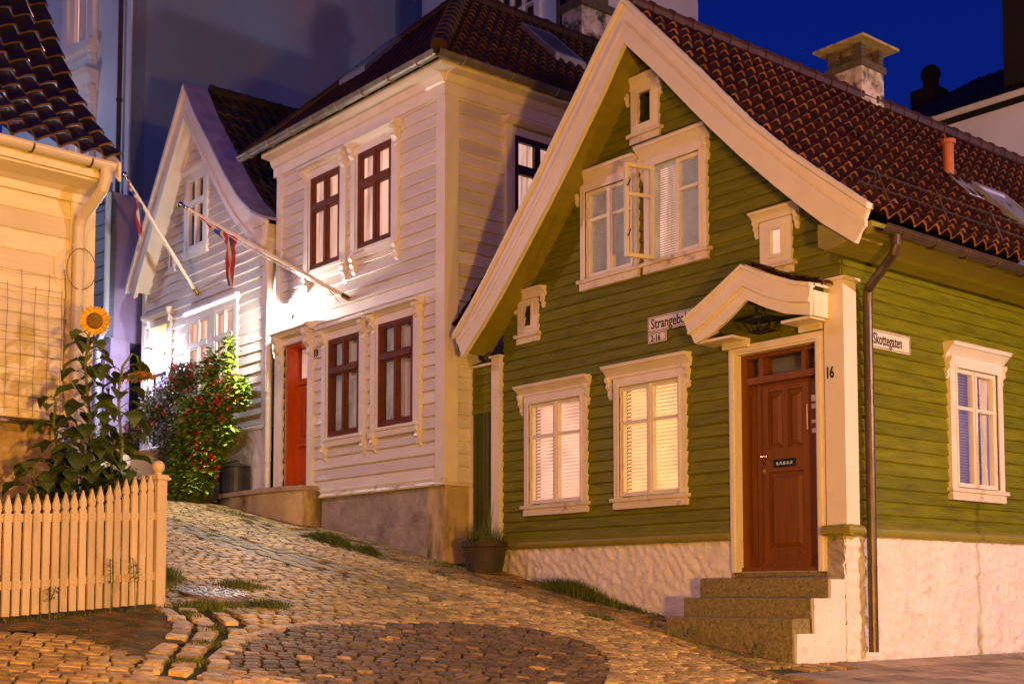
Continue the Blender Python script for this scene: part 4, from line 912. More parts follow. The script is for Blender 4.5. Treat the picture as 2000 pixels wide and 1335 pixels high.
# wire trellis on the wall
mb = MB()
for k in range(7):
    a = -.38 - k * .145; mb.tube([FL.P(a + .006 * sin(z * 9 + k), .05, 2.52 + z) for z in [i * .15 for i in range(10 + (k % 2))]], .0028, 5)
for k in range(11):
    z = 3.98 - k * .14; mb.tube([FL.P(-.38 - i * .15, .055, z + .008 * sin(i * 1.3 + k)) for i in range(8)], .0022, 5)
tr = mb.build('wire_trellis', 'wire_dark'); tag(tr, 'square wire trellis fixed to the cream house wall', 'trellis')

# ================================================================== BACKGROUND BUILDINGS
t9 = radians(9); c9, s9 = cos(t9), sin(t9)
P0 = V((-19.44, .19, 0))
FB = Fr(P0, (c9, s9), (s9, -c9)); FBS = Fr(P0, (-s9, c9), (c9, s9))   # front (window side) and blank side wall
bt = thing('tall_building', P0 + V((0, 0, 3)), 'tall blue rendered building with a blank grey side wall and ornate window', 'building')
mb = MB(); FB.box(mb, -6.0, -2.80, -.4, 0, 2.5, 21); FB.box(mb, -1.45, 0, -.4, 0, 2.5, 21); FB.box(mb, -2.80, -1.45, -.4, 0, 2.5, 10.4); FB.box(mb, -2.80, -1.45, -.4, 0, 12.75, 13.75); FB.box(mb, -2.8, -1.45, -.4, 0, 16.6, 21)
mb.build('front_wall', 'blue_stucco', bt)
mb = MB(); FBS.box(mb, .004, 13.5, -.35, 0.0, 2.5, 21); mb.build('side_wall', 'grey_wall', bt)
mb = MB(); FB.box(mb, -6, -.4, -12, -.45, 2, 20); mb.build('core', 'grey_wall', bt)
for (z0, z1) in ((13.8, 16.5), (10.5, 12.1)):
    a0, a1 = -2.62, -1.72; mb = MB()
    FB.box(mb, -2.86, a0, -.1, .14, z0, z1); FB.box(mb, a1, -1.45, -.1, .14, z0, z1); FB.box(mb, -2.86, -1.45, -.1, .12, z1, z1 + .3)
    wn = mb.build('window', 'far_white', bt)
    mb = MB(); zt = z1 - (z1 - z0) * .28; sash(FB, mb, a0, a1, z0, z1, -.08, .03, .08); FB.box(mb, -2.21, -2.13, -.07, .04, z0 + .05, z1 - .05); FB.box(mb, a0, a1, -.07, .05, zt - .05, zt + .05)
    for q0, q1 in ((a0 + .08, -2.21), (-2.13, a1 - .08)): sash(FB, mb, q0, q1, z0 + .08, zt - .05, -.06, .02, .05)
    mb.build('sash', 'far_white', wn)
    mb = MB(); FB.box(mb, a0, a0 + .46, -.2, -.15, z0, z1); mb.build('blind', 'glow_curtain', wn)
    mb = MB(); FB.box(mb, a0 + .46, a1, -.2, -.15, z0, z1); mb.build('reveal', 'glow_lilac', wn)
    mb = MB(); FB.box(mb, -3.0, -1.38, 0, .26, z0 - .16, z0); FB.box(mb, -2.9, -1.45, 0, .16, z0 - .28, z0 - .16)
    for a in (-2.8, -1.55): console(FB, mb, a, .14, z0 - .16, .42, .22)
    mb.build('sill', 'far_white', wn)
mb = MB(); z = 13.05
crown(FB, mb, -3.0, -1.36, z - .45, z, .34); FB.box(mb, -2.86, -1.45, 0, .12, z - 1.0, z - .45); FB.box(mb, -2.7, -1.6, .12, .16, z - .75, z - .55)
for a in (-2.8, -1.5): console(FB, mb, a, .16, z - .35, .7, .26)
for k in range(16): FB.box(mb, -2.95 + k * .1, -2.9 + k * .1, .34, .37, z, z + .08)
mb.build('pediment', 'far_white', bt)
mb = MB(); mb.tube([FB.P(-.28, .1, 3.2), FB.P(-.28, .1, 20)], .055, 10)
for z in (6, 9, 12, 15): mb.tube([FB.P(-.28, .1, z), FB.P(-.28, .1, z + .06)], .075, 10)
mb.build('downpipe', 'metal_brown', bt)
mb = MB(); FB.box(mb, -.14, .02, -.02, .03, 2.5, 21); mb.build('corner_board', 'blue_stucco', bt)
# clapboard annex in front of it
P1 = V((-17.75, -.80, 0)); FA = Fr(P1, (c9, s9), (s9, -c9)); FAS = Fr(P1, (-s9, c9), (c9, s9))
an = thing('blue_annex', P1 + V((0, 0, 3)), 'dusky blue clapboard house between the cream house and the small gabled house', 'house')
mb = siding(FA, lambda z: -3.0, lambda z: -.22, 6.2, 9.1, .30, [], .025); mb.build('wall', 'blue_board', an)
mb = MB(); FA.box(mb, -.22, -.12, -.1, .06, 6.15, 9.1); FA.profile(mb, [(0, 6.12), (.1, 6.12), (.1, 6.18), (0, 6.22)], -3, -.1); FA.profile(mb, [(0, 9.05), (.1, 9.05), (.2, 9.2), (.24, 9.3), (.24, 9.42), (0, 9.46)], -3, -.1)
mb.build('trim', 'blue_board', an)
mb = MB()
for k in range(14): mb.tube([FA.P(-3 + k * .21, 0, 9.50), FA.P(-3 + k * .21, .26, 9.44)], .085, 8)
mb.build('roof_tiles', 'tile_dark', an)
mb = MB(); FA.box(mb, -3, -.12, -.5, -.04, 2.4, 6.12); FA.box(mb, -3, -.2, -1.5, -.05, 6.1, 9.3); mb.build('ground_wall', 'lilac_paint', an)
mb = MB()
for k in range(3):
    a = -2.1 + k * .66; FA.box(mb, a, a + .52, -.04, .0, 2.8, 5.7)
    for (q0, q1) in ((3.0, 3.9), (4.1, 5.4)): FA.box(mb, a + .1, a + .42, .0, .03, q0, q1)
mb.build('door', 'lilac_paint', an)
mb = MB(); mb.tube([FA.P(-.06, .12, 9.2), FA.P(-.06, .12, 6.3), FA.P(-.3, .14, 6.0), FA.P(-.3, .14, 3.2)], .06, 10); mb.build('downpipe', 'blue_stucco', an)
# pale building behind the white house
P2 = V((-13.55, 8.12, 0)); F2 = Fr(P2, (1, 0), (0, -1)); F2S = Fr(P2, (0, 1), (1, 0))
b2 = thing('pale_building', P2 + V((0, 0, 3)), 'tall pale building with many paned windows rising behind the white house', 'building')
mb = MB(); F2.box(mb, -5.5, -2.25, -.4, 0, 3, 20); F2.box(mb, -.75, 0, -.4, 0, 3, 20); F2.box(mb, -2.25, -.75, -.4, 0, 3, 14.2); F2.box(mb, -2.25, -.75, -.4, 0, 16.6, 20); mb.build('front_wall', 'blue_stucco', b2)
mb = MB(); F2S.box(mb, .004, 4.84, -.3, 0, 3, 20); mb.build('side_wall', 'far_white', b2)
mb = MB(); F2.box(mb, -5.4, -.31, -4.7, -.42, 3, 19); mb.build('core', 'far_white', b2)
mb = MB(); F2.box(mb, -2.4, -2.2, -.1, .1, 14.2, 16.7); F2.box(mb, -.8, -.6, -.1, .1, 14.2, 16.7); F2.box(mb, -2.45, -.55, 0, .16, 14.05, 14.22); wn = mb.build('window', 'far_white', b2)
mb = MB(); sash(F2, mb, -2.2, -.8, 14.22, 16.6, -.08, .03, .07)
for a in (-1.73, -1.27): F2.box(mb, a - .04, a + .04, -.07, .04, 14.25, 16.6)
for z in (14.9, 15.6): F2.box(mb, -2.2, -.8, -.06, .035, z - .03, z + .03)
mb.build('sash', 'far_white', wn)
mb = MB(); F2.box(mb, -2.2, -.8, -.2, -.15, 14.2, 16.6); mb.build('reveal', 'window_dark', wn)
mb = MB(); mb.tube([F2.P(.03, .06, 4), F2.P(.03, .06, 19)], .05, 8); mb.build('downpipe', 'metal_brown', b2)
# lilac rendered house behind the green roof, right
FR_ = Fr((0, 13, 0), (1, 0), (0, -1))
b3 = thing('rendered_house', (-5, 13, 2), 'pale rendered house with dark tiled roof beyond the green house roof', 'house')
mb = MB(); FR_.box(mb, -7.2, -.5, -6, 0, 0, 10.75); mb.build('wall', 'far_white', b3)
mb = pantile(lambda s, o, z: V((-8.6 + s, o, z)), 8.5, [(17.6, 13.6), (12.75, 10.95)], .28, .36, .03, seed=20); r_ = mb.build('roof', 'tile_dark', b3)
mb = MB(); mb.hexa([V(p) for p in ((-8.6, 13.2, 10), (-.5, 13.2, 10), (-.5, 17.6, 10), (-8.6, 17.6, 10), (-8.6, 13.2, 11.0), (-.5, 13.2, 11.0), (-.5, 17.6, 13.5), (-8.6, 17.6, 13.5))]); mb.build('roof_core', 'tile_dark', b3)
mb = MB(); half_gutter(mb, (-7.25, 12.68, 10.86), (-.5, 12.68, 10.86), .09); mb.build('gutter', 'pipe_white', b3)
mb = MB(); mb.box(-9.45, -8.75, 16.2, 16.8, 12.0, 13.2); mb.tube([(-9.05, 16.5, 13.2), (-9.05, 16.5, 13.55)], .2, 10); mb.sphere((-9.05, 16.5, 13.6), .24, 10); mb.build('chimney', 'tower_dark', b3)
tw_ = MB(); tw_.box(-5.42, -3.6, 13.4, 14.4, 10.9, 17); tw_.build('tall_chimney', 'tower_dark', b3)

# ================================================================== FENCE
fA, fB = V((-2.83, -7.83, 0)), V((-3.40, -6.15, 0)); fd = (fB - fA).normalized(); fn = V((fd.y, -fd.x, 0))
FF = Fr(fA, (fd.x, fd.y), (fn.x, fn.y)); Lf = (fB - fA).length
fe = thing('picket_fence', fB + V((0, 0, .59)), 'cream picket fence rising to a post with a ball finial', 'fence')
def fz(a): return .48 + (.11 / Lf) * a
pk = .0985; a = Lf - .155; k = 0
topf = [(-2.0, 1.02), (-.0, 1.06), (.45, 1.07), (.9, 1.11), (1.15, 1.16), (1.35, 1.22), (1.6, 1.26), (1.8, 1.25)]
while a > -1.9:
    h = fz(a) + interp(topf, a) ; z0 = fz(a) + .03; w_ = .072; t = a - w_ / 2; u = a + w_ / 2; z1 = h + random.uniform(-.006, .006)
    mb = MB(); pr = [(t, z0), (u, z0), (u, z1 - .175), (u - .010, z1 - .165), (u - .010, z1 - .15), (u, z1 - .14), (u, z1 - .105), (a, z1), (t, z1 - .105), (t, z1 - .14), (t + .010, z1 - .15), (t + .010, z1 - .165), (t, z1 - .175)]
    le = random.uniform(-.006, .006); pr = [(p_ + le * (q_ - z0), q_) for p_, q_ in pr]; v = random.uniform(.82, 1.06); mb.tint = (v, v * .99, v * .97)
    FF.prism(mb, pr, random.uniform(-.001, .0), .02 + random.uniform(-.002, .002))
    for dz in (.26, .31, .84, .88): c_ = FF.P(a + random.uniform(-.008, .008), .021, fz(a) + dz); mb.tint = (.5, .42, .35); mb.lathe(c_, [(.004, -.003), (.004, .003)], 6)
    mb.build('picket', 'fence_paint', fe); a -= pk
mb = MB()
for dz in (.29, .86): mb.hexa([FF.P(q, b, fz(q) + dz + e) for e in (-.035, .035) for q, b in ((-2, -.001), (Lf - .05, -.001), (Lf - .05, -.04), (-2, -.04))])
mb.build('rail', 'fence_paint', fe)
mb = MB(); pz = .56; FF.box(mb, Lf - .085, Lf + .035, -.10, .03, pz - .1, pz + 1.235); FF.box(mb, Lf - .11, Lf + .06, -.125, .055, pz + 1.235, pz + 1.26); FF.box(mb, Lf - .095, Lf + .045, -.11, .04, pz + 1.26, pz + 1.285)
post = mb.build('post', 'fence_paint', fe)
mb = MB(); mb.smooth = True; cpt = FF.P(Lf - .025, -.035, pz + 1.36); mb.sphere(cpt, .064, 14); mb.lathe(cpt - V((0, 0, .075)), [(.03, 0), (.04, .015), (.025, .03)], 14); mb.build('ball_finial', 'fence_paint', post)

# ================================================================== GROUND
mb = MB(); N1, N2 = 110, 80; xs = [-60 + 40 * (i / 24) for i in range(24)] + [-20 + 26 * i / 80 for i in range(81)] + [8, 11, 15, 22, 35, 60, 120, 200]
ys = [-200, -120, -60, -35, -24, -18, -14] + [-12 + 18 * i / 72 for i in range(73)] + [8, 11, 15, 22, 35, 60, 120, 200]
vs = []; fs = []
for y in ys:
    for x in xs: vs.append(V((x, y, gz(max(x, -30), y) - .028 + (.012 * noise.noise(V((x * 1.3, y * 1.3, 0))) if -20 < x < 6 else 0))))
nx = len(xs)
for j in range(len(ys) - 1):
    for i in range(nx - 1): q = j * nx + i; fs.append((q, q + 1, q + nx + 1, q + nx))
mb.add(vs, fs); mb.smooth = True; tag(mb.build('ground', 'soil'), kind='structure')

def inpoly(p, poly):
    x, y = p; c = False; n = len(poly); j = n - 1
    for i in range(n):
        xi, yi = poly[i]; xj, yj = poly[j]
        if (yi > y) != (yj > y) and x < (xj - xi) * (y - yi) / (yj - yi) + xi: c = not c
        j = i
    return c
DARK = [(-1.17, -6.65), (-1.88, -6.05), (-2.37, -5.36), (-2.54, -4.47), (-2.45, -3.26), (-2.06, -2.54), (-1.37, -2.45), (-.55, -2.93), (.39, -3.94), (1.2, -5.0), (1.0, -6.2), (-.25, -6.44), (-.73, -6.49), (-.92, -6.78), (-1.0, -6.85)]
DIRT = [(-2.62, -8.3), (-2.34, -7.57), (-1.84, -7.34), (-1.25, -7.25), (-1.30, -7.05), (-1.75, -6.75), (-2.20, -6.45), (-2.67, -6.22), (-3.37, -6.02), (-3.6, -6.2), (-3.0, -8.6)]
GUT = [(-3.45, -6.0), (-3.12, -6.15), (-2.45, -6.36), (-1.30, -7.05), (-1.2, -7.25), (-.57, -7.40), (-.50, -7.18), (-1.20, -6.68), (-1.71, -6.33), (-2.30, -5.75), (-2.75, -5.6), (-3.4, -5.6)]
LFT = [(-2.62, -8.3), (-2.34, -7.57), (-1.84, -7.34), (-1.0, -7.29), (-.57, -7.40), (.3, -7.9), (2, -11), (-3, -12)]
PINK = [(-1.0, -6.85), (-.92, -6.78), (-.73, -6.49), (-.25, -6.44), (1.0, -6.2), (3, -8), (2, -9), (-.2, -7.75), (-.50, -7.25), (-.55, -7.18)]
def bandy(x): return interp([(-13, -1.75), (-8.9, -1.75), (-7.0, -1.55), (-5.4, -1.38), (-4.2, -1.16), (-2.75, -1.16), (-1.5, -1.22), (-.3, -1.55), (.5, -1.95), (2, -2.4)], x)
def chan(x): return interp([(-12, -2.9), (-10, -2.96), (-8.4, -2.83), (-6.7, -2.59), (-5.7, -2.41), (-4, -2.08)], x), interp([(-12, -3.4), (-9, -3.5), (-7.2, -3.45), (-5.5, -3.3), (-5, -2.9), (-3.5, -2.72)], x)

class Stones:
    def __init__(s, seed): s.mb = MB(); s.r = random.Random(seed)
    def stone(s, x, y, ang, L, W, col, h=.0, dome=.001):
        r = s.r; ca, sa = cos(ang), sin(ang); z0 = gz(x, y); jx = [r.uniform(-.005, .005) for _ in range(8)]
        ti, tj = r.uniform(-.03, .03), r.uniform(-.03, .03); hh_ = r.uniform(-.006, .006) + h
        def pt(u, v, dz):
            X = x + u * ca - v * sa; Y = y + u * sa + v * ca
            return V((X, Y, gz(X, Y) + dz + hh_ + ti * u + tj * v))
        l2, w2 = L / 2, W / 2; e = .011; c_ = .012
        lo_ = []; md = []; 
        base = [(-l2, -w2 + c_), (-l2 + c_, -w2), (l2 - c_, -w2), (l2, -w2 + c_), (l2, w2 - c_), (l2 - c_, w2), (-l2 + c_, w2), (-l2, w2 - c_)]
        vs = []
        for i, (u, v) in enumerate(base): vs.append(pt(u + jx[i], v + jx[(i + 3) % 8], -.04))
        for i, (u, v) in enumerate(base): vs.append(pt((u + jx[i]), (v + jx[(i + 3) % 8]), .0))
        for i, (u, v) in enumerate(base): vs.append(pt((u + jx[i]) * (1 - .012 / L), (v + jx[(i + 3) % 8]) * (1 - .012 / W), .006))
        vs.append(pt(0, 0, .006 + dome))
        fs = []
        for i in range(8): k = (i + 1) % 8; fs += [(i, k, 8 + k, 8 + i), (8 + i, 8 + k, 16 + k, 16 + i), (16 + i, 16 + k, 24)]
        v = r.uniform(.55, 1.35); s.mb.tint = (col[0] * v, col[1] * v * r.uniform(.95, 1.04), col[2] * v * r.uniform(.9, 1.08)); s.mb.add(vs, fs)
TAN = (.95, .86, .70); PALE = (1.05, .95, .88); DK = (.27, .235, .26); MOSS = (.50, .47, .24)
def region(x, y):
    if y > (-.02 if x > -5.7 else YW - .02 if x > -11.3 else Y3 - .05) : return None
    if inpoly((x, y), DIRT): return None
    if inpoly((x, y), GUT): return 'gut'
    if inpoly((x, y), DARK): return 'dark'
    if inpoly((x, y), PINK): return 'pink'
    if inpoly((x, y), LFT): return 'left'
    if x > 3.2 or x < -17.5 or y < -9.5: return None
    if y > bandy(x): return 'slab' if x > .25 + .3 * (y + 1) else 'band'
    if x < -2.6 and y < -6.1 - .0 * x: return None
    a, b = chan(x)
    if x < -3.6 and b < y < a: return 'chan'
    return 'main'
S = Stones(3); rr = S.r
def warp(x, y): return .10 * noise.noise(V((x * .5, y * .5, 4)))
# main setts: courses across the street
x = -17.5; row = 0
while x < 3.2:
    st_ = .118; y = -9.5 + rr.uniform(0, .1); 
    while y < -.3:
        L = rr.uniform(.13, .185); yc = y + L / 2
        xx = x + .25 * sin((yc + 4) * .45) + warp(x, yc) * .35
        rg = region(xx, yc)
        if rg == 'main' and rr.random() > .012:
            k = noise.noise(V((xx * .8, yc * .8, 1)))
            c = TAN if k > -.1 else (.85, .78, .62)
            if noise.noise(V((xx * .45, yc * .45, 9))) > .28: c = (.66, .62, .36)
            S.stone(xx, yc, pi / 2 + .11 * cos((yc + 4) * .45), L - .024, st_ - .024, c)
        y += L
    x += st_
# dark circle: courses along arcs
cxy = V((1.2, -6.9)); R = .6
while R < 6.4:
    da = .15 / R; t = rr.uniform(0, da)
    while t < 2 * pi:
        X = cxy.x + R * cos(t); Y = cxy.y + R * sin(t); rg = region(X, Y)
        if rg == 'dark':
            c = DK if rr.random() > .05 else (.9, .7, .5)
            S.stone(X, Y, t + pi / 2, .15 - .022, .105 - .020, c, dome=.006)
        t += da * rr.uniform(.85, 1.15)
    R += .105
# foreground left and bottom fields
for (nm, ang, c, sx_, sy_) in (('left', radians(62), (.95, .84, .62), .17, .125), ('pink', radians(35), (1.0, .9, .86), .15, .11)):
    ca, sa = cos(ang), sin(ang)
    j = -60
    while j < 60:
        i = -60 + rr.random()
        while i < 60:
            u, v = i * sx_, j * sy_; X = -.5 + u * ca - v * sa; Y = -7.6 + u * sa + v * ca
            if region(X, Y) == nm: S.stone(X, Y, ang, sx_ * rr.uniform(.84, .94), sy_ - .024, c)
            i += 1
        j += 1
# bands along the walls and the mossy channel
x = -17.
while x < 3.2:
    y = -9.
    L = rr.uniform(.20, .30)
    while y < -.05:
        W = rr.uniform(.13, .2); rg = region(x + L / 2, y + W / 2)
        if rg in ('band', 'chan') and rr.random() > .10:
            c = (.52, .47, .25) if rg == 'chan' else (.62, .53, .32)
            S.stone(x + L / 2, y + W / 2, rr.uniform(-.08, .08), L - .03, W - .025, c, h=-.004)
        y += W
    x += L
# big rounded gutter stones and kerb
gp = [(-3.3, -5.95), (-2.9, -6.0), (-2.45, -6.12), (-2.05, -6.35), (-1.7, -6.6), (-1.35, -6.85), (-1.0, -7.05), (-.62, -7.28), (-.2, -7.6)]
for off_, n_ in ((0, 1), (.26, 1), (-.22, 1)):
    for (a, b), (c, d) in zip(gp, gp[1:]):
        q = sqrt((c - a) ** 2 + (d - b) ** 2); k = max(1, int(q / .2)); nx_, ny_ = -(d - b) / q, (c - a) / q
        for i in range(k):
            if rr.random() < .12: continue
            t = (i + .5) / k; S.stone(a + (c - a) * t + nx_ * off_, b + (d - b) * t + ny_ * off_, atan2(d - b, c - a) + rr.uniform(-.25, .25), q / k * rr.uniform(.78, .9), rr.uniform(.13, .18), PALE if rr.random() < .4 else TAN, h=.004, dome=.008)
edge = DARK[0:1] + DARK[1:10]
for (a, b), (c, d) in zip(edge, edge[1:]):
    q = sqrt((c - a) ** 2 + (d - b) ** 2); k = max(1, int(q / .21)); nx_, ny_ = (d - b) / q, -(c - a) / q
    for i in range(k):
        t = (i + .5) / k; S.stone(a + (c - a) * t - nx_ * .06, b + (d - b) * t - ny_ * .06, atan2(d - b, c - a), q / k - .02, .11, (1.0, .86, .66), h=.003)
for x in [-2.2 + i * .30 for i in range(12)]:
    S.stone(x, bandy(x) + .02, atan2(bandy(x + .1) - bandy(x - .1), .2), rr.uniform(.24, .29), rr.uniform(.14, .19), (.80, .62, .42), h=.02, dome=.02)
so = S.mb.build('cobblestones', 'sett'); tag(so, 'street paving of small granite setts with moss in the joints', 'paving', kind='stuff')
so['kind'] = 'structure'
# pavement slabs by the side wall
mb = MB(); rnd = random.Random(5); x = .10
while x < 3.4:
    y = bandy(x) + .20 + rnd.uniform(0, .2)
    while y < 8:
        w_ = rnd.uniform(.42, .5); v = rnd.uniform(.7, 1.2); mb.tint = (v, v, v); g = .009
        if not (x < .3 and y < -.9):
            p = [(x + g, y + g), (x + .40 - g, y + g), (x + .40 - g, y + w_ - g), (x + g, y + w_ - g)]
            mb.hexa([V((a, b, gz(a, b) - .05)) for a, b in p] + [V((a, b, gz(a, b) + .012)) for a, b in p])
        y += w_
    x += .40
tag(mb.build('pavement', 'slab'), kind='structure')
mb = MB(); n = len(DIRT); rnd = random.Random(8)
cxd = sum(p[0] for p in DIRT) / n; cyd = sum(p[1] for p in DIRT) / n; vs = [V((cxd, cyd, gz(cxd, cyd) + .012))]; fs = []
for x, y in DIRT: vs.append(V((x, y, gz(x, y) - .004)))
dm = MB(); st_ = .06; X = -3.7
def inD(x, y): return inpoly((x, y), DIRT)
while X < -1.0:
    Y = -8.7
    while Y < -5.9:
        if inD(X + .03, Y + .03):
            dm.add([V((a, b, gz(a, b) - .006 + .014 * noise.noise(V((a * 4, b * 4, 0))))) for a, b in ((X, Y), (X + st_, Y), (X + st_, Y + st_), (X, Y + st_))], [(0, 1, 2, 3)])
        Y += st_
    X += st_
dm.smooth = True; tag(dm.build('dirt_patch', 'dirt_ground'), kind='structure')
# manhole cover
mh = V((-3.92, -5.33, 0)); mb = MB(); sl = -.19
def onmh(r, t, dz): x, y = mh.x + r * cos(t), mh.y + r * sin(t); return V((x, y, .70 + .002 + (x - mh.x) * sl * .85 + dz))
n = 40
for (r0, r1, dz) in ((0.0, .345, .02),):
    vs = [onmh(0, 0, dz)] + [onmh(r1, 2 * pi * k / n, dz) for k in range(n)] + [onmh(r1 + .01, 2 * pi * k / n, -.05) for k in range(n)]
    mb.add(vs, [(0, 1 + k, 1 + (k + 1) % n) for k in range(n)] + [(1 + k, 1 + n + k, 1 + n + (k + 1) % n, 1 + (k + 1) % n) for k in range(n)])
tagc = ( 'round patterned iron manhole cover among grass beside the fence', 'manhole cover')
for r_ in (.10, .19, .28, .335):
    m_ = max(8, int(r_ * 60))
    for k in range(m_):
        t = 2 * pi * k / m_; mb.hexa([onmh(r_ + dr, t + dt, z) for z in (.02, .030) for dr, dt in ((-.022, -1.6 / m_), (-.022, 1.6 / m_), (.018, 1.6 / m_), (.018, -1.6 / m_))])
cov = mb.build('manhole_cover', 'iron_cover'); tag(cov, *tagc)

t = thing('sign_post', (1.6, 2.62, gz(1.6)), 'thin metal post standing on the pavement beside the side wall', 'post')
mb = MB(); mb.tube([(1.6, 2.62, gz(1.6) - .1), (1.6, 2.62, .95)], .045, 12); mb.tube([(1.6, 2.62, .95), (1.6, 2.62, 2.9)], .018, 10); mb.build('post', 'metal_grey', t)
# ================================================================== VEGETATION
rn = random.Random(11)
def blade(mb, p, h, lean, w=.006, v=1):
    p = V(p); t = rn.uniform(0, 2 * pi); d = V((cos(t), sin(t), 0)); s_ = V((-sin(t), cos(t), 0)) * w; mb.tint = (v, v, v)
    q = p + d * lean * .35 + V((0, 0, h * .6)); e = p + d * lean + V((0, 0, h * rn.uniform(.75, 1)))
    mb.add([p - s_, p + s_, q + s_ * .7, q - s_ * .7, e], [(0, 1, 2, 3), (3, 2, 4)])
gm = MB()
def tuft(x, y, rx, ry, n, h):
    for _ in range(n):
        a = rn.gauss(0, .45), rn.gauss(0, .45); X, Y = x + a[0] * rx, y + a[1] * ry
        blade(gm, (X, Y, gz(X, Y) - .02), h * rn.uniform(.4, 1.1) * max(.35, 1 - .5 * (a[0] ** 2 + a[1] ** 2)), h * .7 * rn.random(), .0045, rn.uniform(.5, 1.5))
for (x, y, rx, ry, n, h) in [(-7.92, -1.45, .7, .16, 1700, .22), (-7.05, -1.40, .35, .14, 700, .19), (-6.0, -.75, .7, .2, 260, .10), (-3.9, -.30, .75, .16, 2200, .27), (-3.2, -.25, .7, .14, 600, .14), (-2.45, -1.15, .5, .10, 400, .10),
        (-4.95, -5.45, .35, .28, 900, .20), (-4.45, -5.75, .30, .22, 700, .18), (-3.35, -5.65, .22, .5, 900, .12), (-3.35, -5.05, .2, .35, 800, .12), (-4.4, -4.8, .25, .35, 700, .14), (-2.35, -6.1, .12, .2, 240, .09), (-1.8, -6.5, .12, .2, 220, .08), (-1.15, -6.95, .12, .3, 260, .08), (-3.0, -6.05, .2, .12, 200, .09),
        (-.75, -1.35, .55, .10, 500, .10), (-1.5, -1.15, .4, .08, 300, .10), (-.1, -1.55, .3, .08, 200, .08), (-10.8, -1.45, 1.3, .12, 380, .10), (-13.4, -1.6, .9, .3, 500, .14), (-5.3, -1.4, .6, .08, 220, .07), (-4.3, -2.3, 1.2, .4, 260, .04), (-8.2, -3.1, 1.6, .25, 380, .04), (-2.9, -.12, 1.2, .04, 300, .08)]:
    tuft(x, y, rx, ry, n, h)
for k in range(60):
    a = rn.uniform(-.2, Lf); p = FF.P(a, rn.uniform(-.05, .06), 0)
    for _ in range(10): blade(gm, (p.x + rn.uniform(-.05, .05), p.y + rn.uniform(-.05, .05), gz(p.x) - .03), rn.uniform(.03, .09), .04, .004, rn.uniform(.4, 1.2))
for k in range(260):   # moss, weeds and litter on the bare patch by the fence
    x, y = rn.uniform(-3.6, -1.1), rn.uniform(-8.4, -6.0)
    if inpoly((x, y), DIRT) and noise.noise(V((x * 2, y * 2, 3))) > -.05:
        for _ in range(7): blade(gm, (x + rn.gauss(0, .04), y + rn.gauss(0, .04), gz(x, y) - .01), rn.uniform(.01, .04), .02, .004, rn.uniform(.3, 1.1))
# sparse moss and grass in the joints
for k in range(5200):
    x, y = rn.uniform(-12, 1.5), rn.uniform(-6.6, -.6)
    if region(x, y) in ('main', 'chan', 'band', 'dark') and noise.noise(V((x * .9, y * .9, 5))) > (.12 if region(x, y) != 'dark' else .3):
        for _ in range(3): blade(gm, (x + rn.uniform(-.03, .03), y + rn.uniform(-.03, .03), gz(x, y) - .01), rn.uniform(.015, .04), .02, .004, rn.uniform(.6, 1.4))
tag(gm.build('grass', 'grass_blade'), 'short grass tufts and moss along kerbs, walls and paving joints', 'grass', kind='stuff')

def weed(x, y, z, h, label):
    t = thing('weed', (x, y, z), label, 'weed', None); m1 = MB(); m2 = MB()
    for _ in range(4):
        a = rn.uniform(0, 6.28); hh_ = h * rn.uniform(.6, 1); p = [V((x, y, z)), V((x + .03 * cos(a), y + .03 * sin(a), z + hh_ * .5)), V((x + .07 * cos(a), y + .07 * sin(a), z + hh_))]; m1.tube(p, .0035, 5)
        for k in range(16): f = rn.uniform(.25, 1); c = p[0].lerp(p[2], f); leaf(m2, c, rn.uniform(0, 6.28), rn.uniform(-.6, .6), rn.uniform(.02, .045), .5, rn.uniform(.6, 1.3))
    m1.build('stem', 'stem_green', t); m2.build('leaves', 'leaf_rose', t)
def leaf(mb, p, yaw, pitch, L, wr=.6, v=1, droop=.25, n=1):
    """a folded pointed leaf"""
    d = V((cos(yaw) * cos(pitch), sin(yaw) * cos(pitch), sin(pitch))); s_ = V((-sin(yaw), cos(yaw), 0)); up = d.cross(s_) * -1
    w_ = L * wr / 2; mb.tint = (v, v * rn.uniform(.9, 1.05), v * rn.uniform(.8, 1.1)); p = V(p)
    m_ = p + d * L * .45 ; e = p + d * L - V((0, 0, L * droop))
    mb.add([p, m_ + s_ * w_ + up * w_ * .4, m_ - s_ * w_ + up * w_ * .4, e, m_ - V((0, 0, L * droop * .2))], [(0, 4, 1), (0, 2, 4), (4, 3, 1), (4, 2, 3)])

weed(-1.30, -1.02, gz(-1.3), .20, 'small weed growing against the left of the lowest stone step')
weed(-.40, -1.02, gz(-.4), .24, 'small weed growing against the right of the lowest stone step')
for a, dz, lab in ((.42, .45, 'tall weed in front of the left pickets'), (1.08, .80, 'taller leafy weed in front of the middle of the fence'), (1.38, .80, 'leafy weed in front of the pickets near the post')):
    p = FF.P(a, .10, fz(a) - .02); t = thing('weed', p, lab, 'weed'); m1 = MB(); m2 = MB(); h = dz * .62
    for _ in range(2):
        q = [p, p + V((rn.uniform(-.03, .03), rn.uniform(-.03, .03), h * .5)), p + V((rn.uniform(-.06, .06), rn.uniform(-.06, .06), h))]; m1.tube(q, .004, 5)
        for k in range(26): f = rn.uniform(.55, 1) ; c = q[0].lerp(q[2], f); leaf(m2, c, rn.uniform(0, 6.28), rn.uniform(-.4, .5), rn.uniform(.04, .08), .3, rn.uniform(.5, 1.1))
    m1.build('stem', 'stem_green', t); m2.build('leaves', 'leaf_rose', t)

